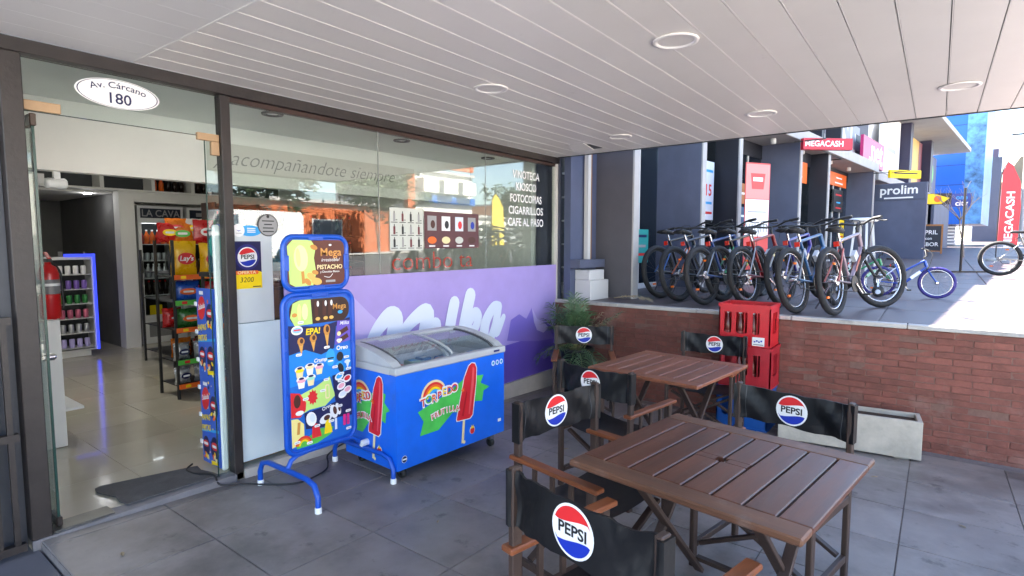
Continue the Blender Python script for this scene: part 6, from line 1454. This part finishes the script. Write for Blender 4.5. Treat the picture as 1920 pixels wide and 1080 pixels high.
Q(bw_, 'brick_pier', (-3.6, .002, .2), (-2.95, .35, 7.0), OB); Q(bw_, 'brick_band', (-2.9, .002, 5.75), (3.0, .2, 6.2), OB); Q(bw_, 'sign', (-1.9, .07, 3.35), (3.1, .25, 3.85), mat('shop_blue', '#1f62b0', .5))
for k in range(3): Q(bw_, 'balcony', (-2.6 + k * 1.9, .07, 4.0), (-1.2 + k * 1.9, .8, 4.9), WB)
block('brick_house', 'long low orange brick house across the street', 8, 24.2, -20.5, 3.9, OB, [(2, 4, 1.4, 2.8), (6, 8, 1.5, 2.9), (10.5, 12.5, 1.6, 3.0)], 'house')
block('corner_shop', 'white corner shop with wide window beyond the brick house', 33, 42, -21, 3.6, WB, [(1, 4, 1.4, 2.9), (5, 8, 1.4, 2.9)], 'shop')
block('brick_house', 'orange brick house behind the street trees', 42.6, 52, -22, 5.2, OB, [(2, 4, 2, 3.5), (6, 8, 2, 3.5)], 'house')
block('plain_house', 'plain pale house across the street on the downhill side', -14, 7.4, -21, 4.6, WB, [(3, 5, 1, 2.6), (9, 11, 1, 2.6), (15, 17, 1, 2.6)], 'house')
for (x, y, h, r_, lf, n_, lab) in ((9.0, -17.8, 6.0, 2.0, LF1, 3800, 'broad green street tree opposite the kiosk door'), (15.2, -18.0, 5.6, 1.9, LF2, 3800, 'dark green street tree before the brick house'), (21.0, -17.8, 5.4, 1.8, LF1, 3600, 'green street tree beside the white building'), (34.5, -18.2, 4.9, 1.5, LF2, 3600, 'tall dark tree behind the yellow flag'), (39.5, -18.6, 5.2, 1.8, LF1, 4000, 'tall light green tree before the corner shop'), (45.5, -19.0, 5.6, 2.0, LF2, 3600, 'dark tree at the far corner of the street')):
    tree('street_tree', lab, (x, y, street_z(x)), h, r_, lf, n_, 'trees across the street', .36, .17)
# white van at the kerb
vn = thing('parked_van', 'white delivery van parked across the street', 'van', (11.2, -14.6, street_z(11.2) - .04), R(180))
VW = mat('van_white', (.70, .70, .70), .3, coat=.5)
mb = MB(); f = Frame((0, .95, .35), (1, 0, 0), (0, 0, 1)); mb.prism([(-2.4, 0), (2.35, 0), (2.45, .35), (2.3, .75), (1.7, .9), (1.15, 1.7), (.9, 1.78), (-2.3, 1.78), (-2.42, 1.6)], f, 0, 1.9, VW); mb.v = [(v[0], v[1] if True else 0, v[2]) for v in mb.v]; mb.build('body', vn)
for s, yy in ((-1, -.962), (1, .962)):
    mb = MB(); f = Frame((0, yy, .35), (1, 0, 0), (0, 0, 1)); mb.prism([(.35, .95), (1.5, .95), (1.08, 1.6), (.35, 1.6)], f, -.006, .006, mat('far_glass', (.12, .15, .18))); mb.build('side_window', vn)
    for x in (-1.5, 1.55): mb = MB(); mb.lathe([(.1, -.11), (.34, -.11), (.36, 0), (.34, .11), (.1, .11)], (x, yy * .9, .36), TYRE, 18, 'Y'); mb.build('wheel', vn)

# overhead wires and a utility pole down the street
up_ = thing('utility_pole', 'grey concrete utility pole with crossarm at the end of the street', 'pole', (57, -4.9, street_z(57)))
mb = MB(); mb.tube([(0, 0, -.2), (0, 0, 8.6)], .13, EDGE, 8); mb.build('shaft', up_)
mb = MB(); mb.bb((-.06, -.9, 8.0), (.06, .9, 8.12), DSTEEL); mb.build('crossarm', up_)
for k, (yy, lab) in enumerate(((-8.2, 'lowest overhead wire strung along the kerb'), (-8.5, 'middle overhead wire strung along the kerb'), (-8.8, 'top overhead wire strung along the kerb'))):
    mb = MB(); mb.tube([(-10 + i * 8.4, yy + (yy + 4.9) * -.0 + 3.4 * i / 8, 5.6 + .45 * k + .9 * i / 8 - .25 * math.sin(math.pi * (i % 2) / 1.0 + (i % 2) * 1.57)) for i in range(9)], .012, RUBBER, 5)
    tag(mb.build('overhead_wire'), lab, 'wire')

# small litter on the patio
for k, (x, y) in enumerate(((1.2, 2.6), (1.6, 2.1), (3.9, 2.4), (4.9, .3), (4.3, -.2), (3.5, -.1), (2.3, 2.3), (5.3, .9), (1.0, 3.3))):
    mb = MB(); a = rnd.uniform(0, 6.28); L = rnd.uniform(.018, .035); c_, s_ = math.cos(a), math.sin(a)
    P_ = [(-L, 0, .002), (-L * .3, L * .35, .006), (L * .5, L * .28, .007), (L, 0, .003), (L * .5, -L * .28, .008), (-L * .3, -L * .35, .005)]
    mb.add([(p[0] * c_ - p[1] * s_, p[0] * s_ + p[1] * c_, p[2]) for p in P_], [[0, 1, 2, 3], [0, 3, 4, 5]], LEAFD)
    tag(mb.build('fallen_leaf', loc=(x, y, ground_z(x) + .004)), 'tiny dry brown leaf lying on the grey patio tiles', 'leaf', 'dry leaves on the patio')
